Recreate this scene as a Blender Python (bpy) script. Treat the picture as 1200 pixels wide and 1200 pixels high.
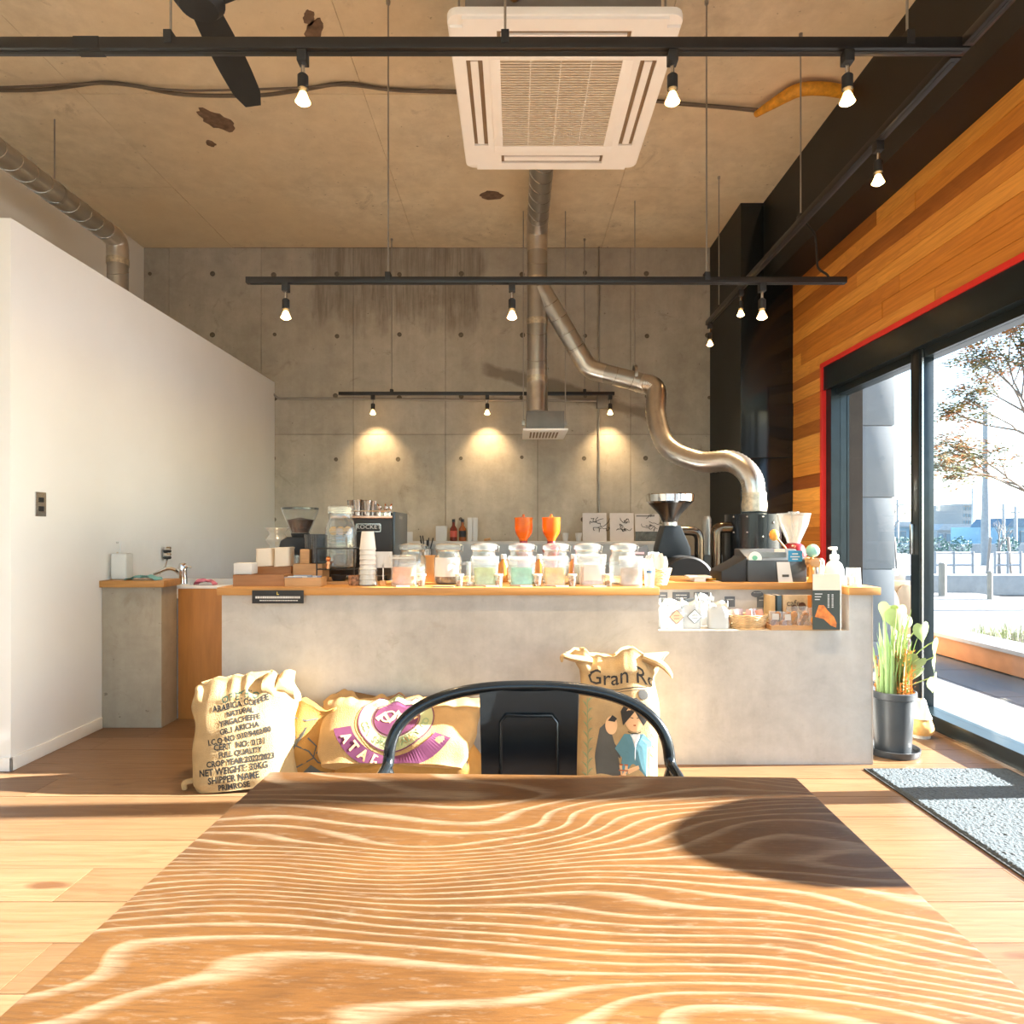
import bpy, bmesh, math, random
from mathutils import Vector, Matrix, noise
random.seed(7)
R = math.radians
for o in list(bpy.data.objects): bpy.data.objects.remove(o)
scene = bpy.context.scene
C = scene.collection

# ------------------------------------------------------------------ camera, sky, sun, exposure
F, CX, CY, H = 780.0, 604.0, 624.0, 1.11       # focal length in px, vanishing point, eye height
cam = bpy.data.cameras.new('camera')
cam.sensor_width = 36.0; cam.lens = F/1200*36.0
cam.shift_x = -4/1200; cam.shift_y = 24/1200
cam.clip_start = 0.05; cam.clip_end = 500
camo = bpy.data.objects.new('camera', cam); C.objects.link(camo)
camo.location = (0, 0, H); camo.rotation_euler = (R(90), 0, 0)
scene.camera = camo

SUN_DIR = Vector((-1, -.042, -.404)).normalized()
w = bpy.data.worlds.new('sky'); scene.world = w; w.use_nodes = True
nt = w.node_tree; bg = nt.nodes['Background']
sky = nt.nodes.new('ShaderNodeTexSky'); sky.sky_type = 'NISHITA'; sky.sun_disc = False
sky.sun_elevation = R(22); sky.sun_rotation = R(90); sky.air_density = 1.0; sky.dust_density = .2; sky.ozone_density = 1.5
nt.links.new(sky.outputs[0], bg.inputs[0]); bg.inputs[1].default_value = .235
sl = bpy.data.lights.new('sun', 'SUN'); sl.energy = 19.0; sl.angle = R(.6); sl.color = (1, .965, .92)
so = bpy.data.objects.new('sun', sl); C.objects.link(so); so.location = (12, 2, 8)
so.rotation_euler = SUN_DIR.to_track_quat('-Z', 'Y').to_euler()
vs = scene.view_settings
scene.display_settings.display_device = 'sRGB'
vs.view_transform = 'Standard'; vs.look = 'None'; vs.gamma = 1; vs.use_curve_mapping = False
vs.exposure = 1.72
scene.cycles.transparent_max_bounces = 24
scene.cycles.max_bounces = 10; scene.cycles.diffuse_bounces = 6
scene.cycles.sample_clamp_indirect = 6

# ------------------------------------------------------------------ pixel helpers (direction + known distance)
def cx(x, Y): return (x-CX)*Y/F
def zz(y, Y): return H-(y-CY)*Y/F
def P(x, y, Y): return Vector((cx(x, Y), Y, zz(y, Y)))

# ------------------------------------------------------------------ mesh builder
class MB:
    def __init__(s): s.v = []; s.f = []
    def add(s, vs, fs):
        n = len(s.v); s.v += [tuple(v) for v in vs]; s.f += [tuple(i+n for i in f) for f in fs]; return s
    def box(s, x0, x1, y0, y1, z0, z1):
        return s.add([(x0,y0,z0),(x1,y0,z0),(x1,y1,z0),(x0,y1,z0),(x0,y0,z1),(x1,y0,z1),(x1,y1,z1),(x0,y1,z1)],
                     [(0,3,2,1),(4,5,6,7),(0,1,5,4),(1,2,6,5),(2,3,7,6),(3,0,4,7)])
    def lathe(s, prof, n=24, c=(0,0,0), axis='z', cap=True):
        vs = []; fs = []
        for r, z in prof:
            for i in range(n):
                a = 2*math.pi*i/n; x, y = r*math.cos(a), r*math.sin(a)
                p = (x, y, z) if axis == 'z' else ((x, -z, y) if axis == 'y' else (z, x, y))
                vs.append((p[0]+c[0], p[1]+c[1], p[2]+c[2]))
        for j in range(len(prof)-1):
            for i in range(n):
                k = (i+1) % n
                fs.append((j*n+i, j*n+k, (j+1)*n+k, (j+1)*n+i))
        if cap:
            if prof[0][0] > 1e-5: fs.append(tuple(reversed(range(n))))
            if prof[-1][0] > 1e-5: fs.append(tuple(range((len(prof)-1)*n, len(prof)*n)))
        return s.add(vs, fs)
    def tube(s, pts, r, n=10, closed=False, cap=True, flat=1.0):
        pts = [Vector(p) for p in pts]; m = len(pts)
        rs = r if isinstance(r, (list, tuple)) else [r]*m
        vs = []; fs = []
        t0 = (pts[1]-pts[0]).normalized()
        up = Vector((0,0,1)) if abs(t0.z) < .9 else Vector((1,0,0))
        u = t0.cross(up).normalized()
        for j in range(m):
            if closed: t = (pts[(j+1) % m]-pts[j-1]).normalized()
            elif j == 0: t = t0
            elif j == m-1: t = (pts[j]-pts[j-1]).normalized()
            else: t = ((pts[j+1]-pts[j]).normalized()+(pts[j]-pts[j-1]).normalized()).normalized()
            u = (u-t*u.dot(t)).normalized(); v = t.cross(u)
            for i in range(n):
                a = 2*math.pi*i/n
                vs.append(pts[j]+u*math.cos(a)*rs[j]+v*math.sin(a)*rs[j]*flat)
        for j in range(m if closed else m-1):
            jn = (j+1) % m
            for i in range(n):
                k = (i+1) % n
                fs.append((j*n+i, j*n+k, jn*n+k, jn*n+i))
        if cap and not closed:
            fs.append(tuple(reversed(range(n)))); fs.append(tuple(range((m-1)*n, m*n)))
        return s.add(vs, fs)
    def prism(s, poly, d0, d1, plane='xz'):
        n = len(poly)
        def pt(a, b, d): return {'xz': (a, d, b), 'xy': (a, b, d), 'yz': (d, a, b)}[plane]
        vs = [pt(a, b, d0) for a, b in poly]+[pt(a, b, d1) for a, b in poly]
        fs = [tuple(range(n)), tuple(range(2*n-1, n-1, -1))]
        for i in range(n): fs.append((i, i+n, (i+1) % n+n, (i+1) % n))
        return s.add(vs, fs)
    def grid(s, fn, nu, nv, closeu=False):
        vs = [fn(i/(nu if closeu else nu-1), j/(nv-1)) for j in range(nv) for i in range(nu)]
        fs = []
        for j in range(nv-1):
            for i in range(nu if closeu else nu-1):
                k = (i+1) % nu
                fs.append((j*nu+i, j*nu+k, (j+1)*nu+k, (j+1)*nu+i))
        return s.add(vs, fs)
    def sphere(s, r, c=(0,0,0), n=14, sz=1):
        prof = [(max(r*math.sin(math.pi*j/n), 1e-4), -r*sz*math.cos(math.pi*j/n)) for j in range(n+1)]
        return s.lathe(prof, max(10, n), c, cap=False)
    def mesh(s, name, mat, bevel=0, seg=2, smooth=True, angle=35):
        me = bpy.data.meshes.new(name); me.from_pydata(s.v, [], s.f); me.validate()
        bm = bmesh.new(); bm.from_mesh(me)
        bmesh.ops.recalc_face_normals(bm, faces=bm.faces)
        if bevel:
            ed = [e for e in bm.edges if len(e.link_faces) == 2 and e.calc_face_angle(0) > R(30)]
            bmesh.ops.bevel(bm, geom=ed, offset=bevel, segments=seg, affect='EDGES', profile=.6, clamp_overlap=True)
        bm.to_mesh(me); bm.free()
        if smooth:
            for p in me.polygons: p.use_smooth = True
            me.set_sharp_from_angle(angle=R(angle))
        if mat: me.materials.append(mat)
        return me
    def build(s, name, mat, parent=None, bevel=0, loc=None, **k):
        o = bpy.data.objects.new(name, s.mesh(name, mat, bevel, **k)); C.objects.link(o)
        if parent: o.parent = parent
        if loc is not None: o.location = loc
        return o

def tag(o, label=None, cat=None, group=None, kind=None):
    if label: o['label'] = label
    if cat: o['category'] = cat
    if group: o['group'] = group
    if kind: o['kind'] = kind
    return o
def thing(name, label, cat, loc=(0,0,0), rz=0, group=None):
    o = bpy.data.objects.new(name, None); C.objects.link(o); o.empty_display_size = .05
    o.location = loc; o.rotation_euler = (0, 0, rz)
    return tag(o, label, cat, group)
def one(name, label, cat, mb, mat, loc=(0,0,0), rz=0, group=None, bevel=0, **k):
    o = mb.build(name, mat, None, bevel, loc, **k); o.rotation_euler = (0, 0, rz)
    return tag(o, label, cat, group)
def struct(name, mb, mat, parent=None, bevel=0, **k):
    o = mb.build(name, mat, parent, bevel, **k); o['kind'] = 'structure'; return o
def dup(root, loc, rz=0, label=None):
    r = root.copy(); C.objects.link(r); r.location = loc; r.rotation_euler = (0, 0, rz)
    if label: r['label'] = label
    for ch in list(root.children):
        c = ch.copy(); C.objects.link(c); c.parent = r
        for g in list(ch.children):
            d = g.copy(); C.objects.link(d); d.parent = c
    return r
def copy_part(o, parent, loc, scale=None):
    c = o.copy(); C.objects.link(c); c.parent = parent; c.location = loc
    if scale: c.scale = scale
    return c
def bez(p0, p1, p2, n=8):
    p0, p1, p2 = Vector(p0), Vector(p1), Vector(p2)
    return [(1-t)**2*p0+2*t*(1-t)*p1+t*t*p2 for t in [i/n for i in range(n+1)]]
def rounded(pts, rad, n=6):
    pts = [Vector(p) for p in pts]; out = [pts[0]]
    for i in range(1, len(pts)-1):
        a = (pts[i-1]-pts[i]); b = (pts[i+1]-pts[i]); r = min(rad, a.length*.48, b.length*.48)
        out += bez(pts[i]+a.normalized()*r, pts[i], pts[i]+b.normalized()*r, n)
    return out+[pts[-1]]

# ------------------------------------------------------------------ text
def text_geo(body, size=1.0, sx=1.0, align='CENTER', bold=0.0):
    cu = bpy.data.curves.new('t', 'FONT'); cu.body = body; cu.size = size; cu.align_x = align; cu.align_y = 'CENTER'
    cu.resolution_u = 2; cu.offset = bold
    ob = bpy.data.objects.new('t', cu)
    me = bpy.data.meshes.new_from_object(ob)
    vs = [(v.co.x*sx, v.co.y) for v in me.vertices]; fs = [tuple(p.vertices) for p in me.polygons]
    bpy.data.objects.remove(ob); bpy.data.curves.remove(cu); bpy.data.meshes.remove(me)
    return vs, fs

# ------------------------------------------------------------------ materials
MATS = {}
def newmat(name):
    m = bpy.data.materials.new(name); m.use_nodes = True
    return m, m.node_tree, m.node_tree.nodes['Principled BSDF']
def N(t, typ, **k):
    n = t.nodes.new(typ)
    for a, b in k.items(): setattr(n, a, b)
    return n
def L(t, a, b): t.links.new(a, b)
def mixc(t, fac, a, b, blend='MIX'):
    n = N(t, 'ShaderNodeMix', data_type='RGBA', blend_type=blend)
    for s, v in ((n.inputs[0], fac), (n.inputs[6], a), (n.inputs[7], b)):
        if hasattr(v, 'is_output') or isinstance(v, bpy.types.NodeSocket): L(t, v, s)
        elif isinstance(v, (tuple, list)): s.default_value = (*v[:3], 1)
        else: s.default_value = v
    return n.outputs[2]
def mth(t, op, a, b=0, c=None, clamp=False):
    n = N(t, 'ShaderNodeMath', operation=op); n.use_clamp = clamp
    for i, v in enumerate((a, b, c)):
        if v is None: continue
        if isinstance(v, bpy.types.NodeSocket): L(t, v, n.inputs[i])
        else: n.inputs[i].default_value = v
    return n.outputs[0]
def ramp(t, fac, stops):
    n = N(t, 'ShaderNodeValToRGB'); L(t, fac, n.inputs[0]); cr = n.color_ramp
    while len(cr.elements) < len(stops): cr.elements.new(.5)
    for e, (p, c) in zip(cr.elements, stops):
        e.position = p; e.color = (c, c, c, 1) if not isinstance(c, (tuple, list)) else (*c[:3], 1)
    return n.outputs[0]
def nz(t, vec, scale, detail=4, rough=.55, dist=0):
    n = N(t, 'ShaderNodeTexNoise'); n.inputs['Scale'].default_value = scale; n.inputs['Detail'].default_value = detail
    n.inputs['Roughness'].default_value = rough; n.inputs['Distortion'].default_value = dist
    if vec: L(t, vec, n.inputs['Vector'])
    return n.outputs['Fac']
def mapping(t, vec, sc=(1,1,1), loc=(0,0,0)):
    n = N(t, 'ShaderNodeMapping'); L(t, vec, n.inputs[0]); n.inputs['Scale'].default_value = sc; n.inputs['Location'].default_value = loc
    return n.outputs[0]
def bump(t, b, h, strength=.3, dist=.01):
    n = N(t, 'ShaderNodeBump'); n.inputs['Strength'].default_value = strength; n.inputs['Distance'].default_value = dist
    L(t, h, n.inputs['Height']); L(t, n.outputs[0], b.inputs['Normal'])
def pm(name, col, rough=.5, metal=0, var=.1, scale=9, bmp=0, bscale=70, stretch=(1,1,1), trans=0, sss=0, spec=.5, coat=0, emit=None, es=0, alpha=1):
    if name in MATS: return MATS[name]
    m, t, b = newmat(name); tc = N(t, 'ShaderNodeTexCoord'); v = mapping(t, tc.outputs['Object'], stretch)
    f = nz(t, v, scale)
    lo = tuple(c*(1-var) for c in col); hi = tuple(min(1, c*(1+var)) for c in col)
    L(t, mixc(t, ramp(t, f, [(.3, 0), (.7, 1)]), lo, hi), b.inputs['Base Color'])
    b.inputs['Roughness'].default_value = rough; b.inputs['Metallic'].default_value = metal
    b.inputs['Specular IOR Level'].default_value = spec; b.inputs['Coat Weight'].default_value = coat
    b.inputs['Transmission Weight'].default_value = trans; b.inputs['Alpha'].default_value = alpha
    if sss: b.inputs['Subsurface Weight'].default_value = sss; b.inputs['Subsurface Radius'].default_value = (.02, .015, .01); b.inputs['Subsurface Scale'].default_value = .5
    if bmp: bump(t, b, nz(t, v, bscale, 6), bmp)
    if emit: b.inputs['Emission Color'].default_value = (*emit, 1); b.inputs['Emission Strength'].default_value = es
    MATS[name] = m; return m
def thin_glass(name, tint=(.96, .98, .97), refl=1.0, haze=.0, hcol=(.9, .92, .92), ior=1.45, rough=.02):
    m, t, b = newmat(name); t.nodes.remove(b); out = t.nodes['Material Output']
    tr = N(t, 'ShaderNodeBsdfTransparent'); tr.inputs[0].default_value = (*tint, 1)
    gl = N(t, 'ShaderNodeBsdfGlossy'); gl.inputs['Roughness'].default_value = rough
    tc = N(t, 'ShaderNodeTexCoord'); f = nz(t, tc.outputs['Object'], 3)
    g = N(t, 'ShaderNodeNewGeometry'); dt = N(t, 'ShaderNodeVectorMath', operation='DOT_PRODUCT'); L(t, g.outputs['Normal'], dt.inputs[0]); L(t, g.outputs['Incoming'], dt.inputs[1])
    f0 = ((ior-1)/(ior+1))**2; k = mth(t, 'POWER', mth(t, 'SUBTRACT', 1, mth(t, 'ABSOLUTE', dt.outputs['Value']), clamp=True), 5)
    fr = mth(t, 'MULTIPLY_ADD', k, 1-f0, f0)
    mx = N(t, 'ShaderNodeMixShader'); L(t, mth(t, 'MULTIPLY', fr, mth(t, 'MULTIPLY_ADD', f, .2, refl-.1), clamp=True), mx.inputs[0])
    L(t, tr.outputs[0], mx.inputs[1]); L(t, gl.outputs[0], mx.inputs[2])
    res = mx.outputs[0]
    if haze:
        df = N(t, 'ShaderNodeBsdfDiffuse'); df.inputs[0].default_value = (*hcol, 1)
        m2 = N(t, 'ShaderNodeMixShader'); m2.inputs[0].default_value = haze
        L(t, res, m2.inputs[1]); L(t, df.outputs[0], m2.inputs[2]); res = m2.outputs[0]
    L(t, res, out.inputs[0]); MATS[name] = m; return m

def concrete(name, lo, hi, stain=(.25, .2, .15), warm=None, patch=False, rough=.75, bmp=.25, pit=.7):
    m, t, b = newmat(name)
    g = N(t, 'ShaderNodeNewGeometry'); pos = g.outputs['Position']
    oi = N(t, 'ShaderNodeObjectInfo')
    big = nz(t, pos, .9, 6, .6, .4); fine = nz(t, pos, 11, 8, .65); streak = nz(t, mapping(t, pos, (6, 6, .5)), 1.2, 6, .6)
    mid = nz(t, mapping(t, pos, (1, 1, 1), (9, 5, 3)), 3.4, 8, .7, .8)
    big = mth(t, 'ADD', mth(t, 'MULTIPLY', big, .6), mth(t, 'MULTIPLY', mid, .4))
    f = mth(t, 'ADD', mth(t, 'MULTIPLY', big, .55), mth(t, 'ADD', mth(t, 'MULTIPLY', fine, .25), mth(t, 'MULTIPLY', streak, .2)))
    col = mixc(t, ramp(t, f, [(.40, 0), (.61, 1)]), lo, hi)
    col = mixc(t, mth(t, 'MULTIPLY', oi.outputs['Random'], .16), col, stain)
    sp = nz(t, pos, 2.6, 9, .7, 1.2)
    col = mixc(t, ramp(t, sp, [(.60, 0), (.70, .6)]), col, stain)
    pits = nz(t, pos, 26, 3, .5)
    col = mixc(t, ramp(t, pits, [(.70, 0), (.74, pit)]), col, tuple(c*.5 for c in stain))
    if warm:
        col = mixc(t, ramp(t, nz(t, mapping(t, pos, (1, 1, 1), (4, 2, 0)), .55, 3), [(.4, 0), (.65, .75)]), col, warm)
    if patch:   # rough scraped area and a grey smear on the back wall
        sx = N(t, 'ShaderNodeSeparateXYZ'); L(t, pos, sx.inputs[0])
        wob = mth(t, 'MULTIPLY_ADD', nz(t, mapping(t, pos, (3, 1, 1.4)), 2, 6), 1.0, -.5)
        def win(s, a, c2, soft, extra=None):
            d = mth(t, 'SUBTRACT', (c2-a)/2, mth(t, 'ABSOLUTE', mth(t, 'SUBTRACT', s, (a+c2)/2)))
            if extra: d = mth(t, 'ADD', d, extra)
            return mth(t, 'DIVIDE', d, soft, clamp=True)
        pm_ = mth(t, 'MULTIPLY', win(sx.outputs[0], -2.0, -.3, .08, mth(t, 'MULTIPLY', wob, .35)), win(sx.outputs[2], 3.05, 4.2, .25, mth(t, 'MULTIPLY', wob, .9)))
        st = ramp(t, nz(t, mapping(t, pos, (22, 1, 1.2)), 1.6, 8, .7), [(.36, .2), (.64, .75)])
        col = mixc(t, mth(t, 'MULTIPLY', pm_, st), col, (.15, .12, .09))
        zc = mth(t, 'MULTIPLY_ADD', sx.outputs[0], -.28, 2.62)
        d2 = mth(t, 'ABSOLUTE', mth(t, 'SUBTRACT', sx.outputs[2], zc))
        sm = mth(t, 'MULTIPLY', mth(t, 'DIVIDE', mth(t, 'SUBTRACT', mth(t, 'MULTIPLY', nz(t, pos, 3.2, 5), .17), d2), .04, clamp=True), win(sx.outputs[0], -.35, 1.5, .1))
        col = mixc(t, mth(t, 'MULTIPLY', sm, .75), col, (.17, .14, .10))
    L(t, col, b.inputs['Base Color']); b.inputs['Roughness'].default_value = rough
    bump(t, b, mth(t, 'ADD', fine, mth(t, 'MULTIPLY', pits, .5)), bmp, .01)
    MATS[name] = m; return m

def planks_mat(name, stops, axis, rough=.45, knots=True, scale=1.0, spread=.5, grainc=.35, bmp=.15):
    """wood for separate boards: grain along axis, tone by object"""
    m, t, b = newmat(name)
    g = N(t, 'ShaderNodeNewGeometry'); oi = N(t, 'ShaderNodeObjectInfo')
    off = N(t, 'ShaderNodeCombineXYZ'); L(t, mth(t, 'MULTIPLY', oi.outputs['Random'], 37), off.inputs[0]); L(t, mth(t, 'MULTIPLY', oi.outputs['Random'], 91), off.inputs[1])
    add = N(t, 'ShaderNodeVectorMath', operation='ADD'); L(t, g.outputs['Position'], add.inputs[0]); L(t, off.outputs[0], add.inputs[1])
    pos = add.outputs[0]
    st = (.5, 5, 5) if axis == 'x' else (5, .5, 5)
    fs = (3, 70, 70) if axis == 'x' else (70, 3, 70)
    warp = nz(t, mapping(t, pos, st), 1.3*scale, 3, .5, .6)
    rings = mth(t, 'FRACT', mth(t, 'MULTIPLY', warp, 13))
    ringm = ramp(t, rings, [(0, 0), (.5, .35), (.85, 1), (1, 0)])
    fib = nz(t, mapping(t, pos, fs), 1, 4)
    tone = mth(t, 'ADD', mth(t, 'MULTIPLY_ADD', oi.outputs['Random'], spread, (1-spread)/2), mth(t, 'MULTIPLY_ADD', nz(t, mapping(t, pos, st), .6, 3), .5, -.25), clamp=True)
    n = N(t, 'ShaderNodeValToRGB'); L(t, tone, n.inputs[0]); cr = n.color_ramp
    while len(cr.elements) < len(stops): cr.elements.new(.5)
    for e, (p, c) in zip(cr.elements, stops): e.position = p; e.color = (*c, 1)
    col = n.outputs[0]
    dark = mixc(t, 1.0, col, (.62, .52, .42), 'MULTIPLY')
    col = mixc(t, mth(t, 'MULTIPLY', ringm, grainc), col, dark)
    col = mixc(t, mth(t, 'MULTIPLY', ramp(t, fib, [(.35, 1), (.6, 0)]), .45), col, dark)
    if knots:
        kv = N(t, 'ShaderNodeTexVoronoi'); kv.inputs['Scale'].default_value = 1
        L(t, mapping(t, pos, (1.2, 4.2, 4.2) if axis == 'x' else (4.2, 1.2, 4.2)), kv.inputs['Vector'])
        kd = mth(t, 'ADD', kv.outputs['Distance'], mth(t, 'MULTIPLY', nz(t, pos, 9), .12))
        col = mixc(t, ramp(t, kd, [(.115, .85), (.17, 0)]), col, (.09, .035, .012))
    L(t, col, b.inputs['Base Color']); b.inputs['Roughness'].default_value = rough
    bump(t, b, mth(t, 'SUBTRACT', fib, mth(t, 'MULTIPLY', ringm, .6)), bmp, .004)
    MATS[name] = m; return m

def table_wood():
    m, t, b = newmat('limed_table_wood'); tc = N(t, 'ShaderNodeTexCoord'); o = tc.outputs['Object']
    sx = N(t, 'ShaderNodeSeparateXYZ'); L(t, o, sx.inputs[0])
    big = nz(t, mapping(t, o, (1.25, 3.4, 0), (7.3, 2.2, 0)), 1.0, 2, .4, .12)
    fld = mth(t, 'ADD', mth(t, 'MULTIPLY', big, 1.15), mth(t, 'MULTIPLY', sx.outputs[1], 2.1))
    band = mth(t, 'FRACT', mth(t, 'MULTIPLY', fld, 20.0))
    pores = nz(t, mapping(t, o, (22, 260, 1)), 1, 5, .7)
    lines = ramp(t, band, [(0, .0), (.60, .0), (.84, 1), (.92, .9), (1, 0)])
    lime = mth(t, 'MULTIPLY', lines, ramp(t, pores, [(.34, .35), (.6, 1)]))
    patchy = nz(t, mapping(t, o, (2.2, 4, 1)), 1.1, 5, .6)
    base = ramp(t, patchy, [(.3, (.070, .028, .0075)), (.5, (.128, .054, .0145)), (.72, (.18, .083, .024))])
    fine = ramp(t, pores, [(.35, 1), (.55, 0)])
    base = mixc(t, mth(t, 'MULTIPLY', fine, .45), base, (.05, .022, .009))
    col = mixc(t, mth(t, 'MULTIPLY', lime, .72), base, (.30, .22, .14))
    speck = nz(t, mapping(t, o, (40, 190, 1), (7, 3, 0)), 1, 4, .7)
    col = mixc(t, ramp(t, speck, [(.56, 0), (.70, .4)]), col, (.22, .165, .11))
    L(t, col, b.inputs['Base Color']); b.inputs['Roughness'].default_value = .42
    bump(t, b, mth(t, 'SUBTRACT', mth(t, 'MULTIPLY', pores, .35), mth(t, 'MULTIPLY', lines, .5)), .25, .003)
    return m

M_concW = concrete('concrete_back_wall', (.36, .325, .26), (.54, .495, .405), stain=(.22, .185, .135), patch=True)
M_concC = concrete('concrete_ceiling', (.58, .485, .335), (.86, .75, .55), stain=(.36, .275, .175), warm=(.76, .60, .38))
M_concK = concrete('concrete_counter', (.37, .35, .32), (.57, .545, .505), stain=(.34, .295, .24), rough=.5, bmp=.05, pit=.12)
M_concP = concrete('concrete_pillar', (.32, .28, .21), (.48, .43, .34), stain=(.28, .22, .15), rough=.6, bmp=.1)
M_floor = planks_mat('pine_floor', [(0, (.125, .066, .029)), (.5, (.205, .118, .058)), (1, (.30, .185, .10))], 'x', .38, True, spread=.45)
M_cedar = planks_mat('cedar_boards', [(0, (.30, .088, .014)), (.45, (.68, .255, .037)), (1, (.90, .43, .082))], 'y', .42, True, spread=1.0)
M_joint = pm('dark_joint', (.05, .035, .025), .9)
M_white = pm('white_paint', (.86, .86, .84), .38, var=.02, scale=2)
M_tall = pm('beige_paint', (.82, .77, .67), .6, var=.03, scale=2)
M_black = pm('black_steel_panel', (.006, .009, .011), .14, var=.3, scale=3)
M_beam = pm('black_beam_paint', (.006, .008, .009), .5, var=.3, scale=3)
M_frame = pm('black_window_frame', (.012, .02, .024), .28, metal=.3, var=.2)
M_red = pm('red_trim_paint', (.72, .03, .025), .4, var=.06)
M_glass = thin_glass('window_glass', (.97, .985, .98), 1.0, ior=1.5)
M_table = table_wood()
M_bk = pm('black_gloss_metal', (.010, .013, .015), .22, metal=.2, var=.2)
M_bkm = pm('black_matt', (.015, .016, .017), .55, var=.2)
M_rail = pm('black_rail', (.012, .012, .013), .35, var=.2)
M_zinc = pm('spiral_duct_zinc', (.46, .44, .40), .33, metal=.9, var=.12, scale=4)
M_zinc2 = pm('flexible_duct_foil', (.62, .58, .52), .28, metal=.95, var=.1, scale=14)
M_tape = pm('foil_tape', (.62, .55, .42), .4, metal=.8, var=.25, scale=40)
M_steel = pm('steel', (.55, .54, .52), .25, metal=1, var=.08)
M_rod = pm('threaded_rod_steel', (.36, .34, .30), .4, metal=.8, var=.1)
M_chrome = pm('chrome', (.8, .8, .79), .1, metal=1, var=.04)
M_top = pm('honey_wood_top', (.46, .225, .062), .4, var=.18, scale=5, stretch=(.6, 8, 8), bmp=.05)
M_ply = pm('orange_wood_panel', (.46, .19, .045), .45, var=.16, scale=4, stretch=(6, 6, .7))
M_box = pm('light_wood_box', (.50, .28, .12), .5, var=.15, scale=6, stretch=(1, 8, 8))
M_boxd = pm('brown_wood_box', (.33, .15, .055), .5, var=.18, scale=6, stretch=(1, 8, 8))
M_acw = pm('air_conditioner_plastic', (.88, .86, .81), .4, var=.02)
M_acg = pm('air_conditioner_grille', (.40, .31, .19), .5, var=.03)
M_acs = pm('air_conditioner_slat', (.74, .66, .52), .5, var=.02)
M_acd = pm('air_conditioner_slot', (.24, .17, .10), .6)
M_grey = pm('grey_sheet_metal', (.20, .19, .17), .5, metal=.4)
M_jute = pm('jute_cloth', (.41, .25, .10), .85, var=.14, scale=12, bmp=.35, bscale=230)
M_jute2 = pm('pale_jute_cloth', (.43, .295, .14), .85, var=.14, scale=12, bmp=.35, bscale=230)
M_jute3 = pm('golden_jute_cloth', (.36, .175, .036), .85, var=.14, scale=12, bmp=.35, bscale=230)
M_ink = pm('black_ink', (.03, .028, .025), .8)
M_inkg = pm('green_ink', (.22, .30, .16), .8)
M_inkp = pm('purple_ink', (.115, .022, .070), .8)
M_inkb = pm('blue_ink', (.10, .24, .29), .8)
M_inkd = pm('charcoal_ink', (.085, .085, .075), .8)
M_inkl = pm('pale_green_ink', (.36, .38, .19), .8)
M_skin = pm('peach_ink', (.74, .46, .24), .8)
M_paper = pm('white_paper', (.60, .60, .585), .6, var=.03)
M_cream = pm('cream_paper', (.80, .70, .56), .6, var=.04)
M_jar = thin_glass('jar_glass', (.93, .95, .94), 1.9, .06)
M_pouch = thin_glass('pouch_film', (.93, .94, .93), 2.2, .16, (.92, .93, .92), rough=.15)
M_bean = pm('coffee_beans', (.10, .04, .018), .45, var=.5, scale=60, bmp=.5, bscale=120)
M_amber = thin_glass('amber_hopper', (.95, .42, .10), 1.6, .35, (.75, .22, .02))
M_dred = pm('dark_red_enamel', (.19, .012, .018), .25, var=.1)
M_wick = pm('wicker', (.62, .43, .22), .7, var=.25, scale=30)
M_leaf = pm('pale_green_leaf', (.33, .42, .15), .45, var=.2, scale=8, sss=.0)
M_leafd = pm('green_blade_leaf', (.26, .40, .14), .5, var=.3, scale=8)
M_dry = pm('dry_orange_bracts', (.60, .24, .05), .7, var=.3, scale=30)
M_pot = pm('dark_grey_pot', (.045, .05, .055), .4, var=.15)
M_soil = pm('soil', (.05, .03, .02), .9, var=.4, scale=40)
M_mat = pm('grey_mat_pile', (.062, .080, .092), .95, var=.25, scale=90, bmp=.6, bscale=170)
M_matb = pm('black_mat_edge', (.03, .033, .033), .7)
M_teal = pm('teal_cloth', (.20, .48, .50), .8, var=.1)
M_pinkc = pm('pink_cloth', (.62, .20, .30), .8, var=.25, scale=30)
M_yel = pm('orange_pipe_wrap', (.66, .30, .02), .6, var=.25, scale=30)
M_cable = pm('grey_cable', (.13, .10, .07), .6)

# ================================================================== THE ROOM
RX, LX, BY, CZ = 2.34, -3.63, 6.50, 3.89       # wood wall, tall left wall, back wall, ceiling
NY = -2.6                                      # unseen front behind the viewer, its glazing enlarged to let in sky light
unit = MB().box(0, 1, 0, 1, 0, 1)
# --- floor
fl = struct('floor', MB().box(LX-.2, RX+.12, NY-.2, BY+.2, -.12, -.012), M_joint)
pm_mesh = MB().box(0, 1, 0, 1, 0, 1).mesh('plank', M_floor, smooth=False)
random.seed(3)
y = NY
pw = .2
while y < BY:
    x = LX-random.random()*1.6
    while x < RX:
        ln = random.choice((1.82, 2.4, 3.0)); x0 = max(x, LX); x1 = min(x+ln, RX)
        if x1-x0 > .05:
            o = bpy.data.objects.new('plank', pm_mesh); C.objects.link(o); o.parent = fl
            o.location = (x0+.0012, y+.0012, -.012); o.scale = (x1-x0-.0024, min(pw, BY-y)-.0024, .012+random.uniform(-.0006, .0004))
        x += ln
    y += pw
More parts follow.
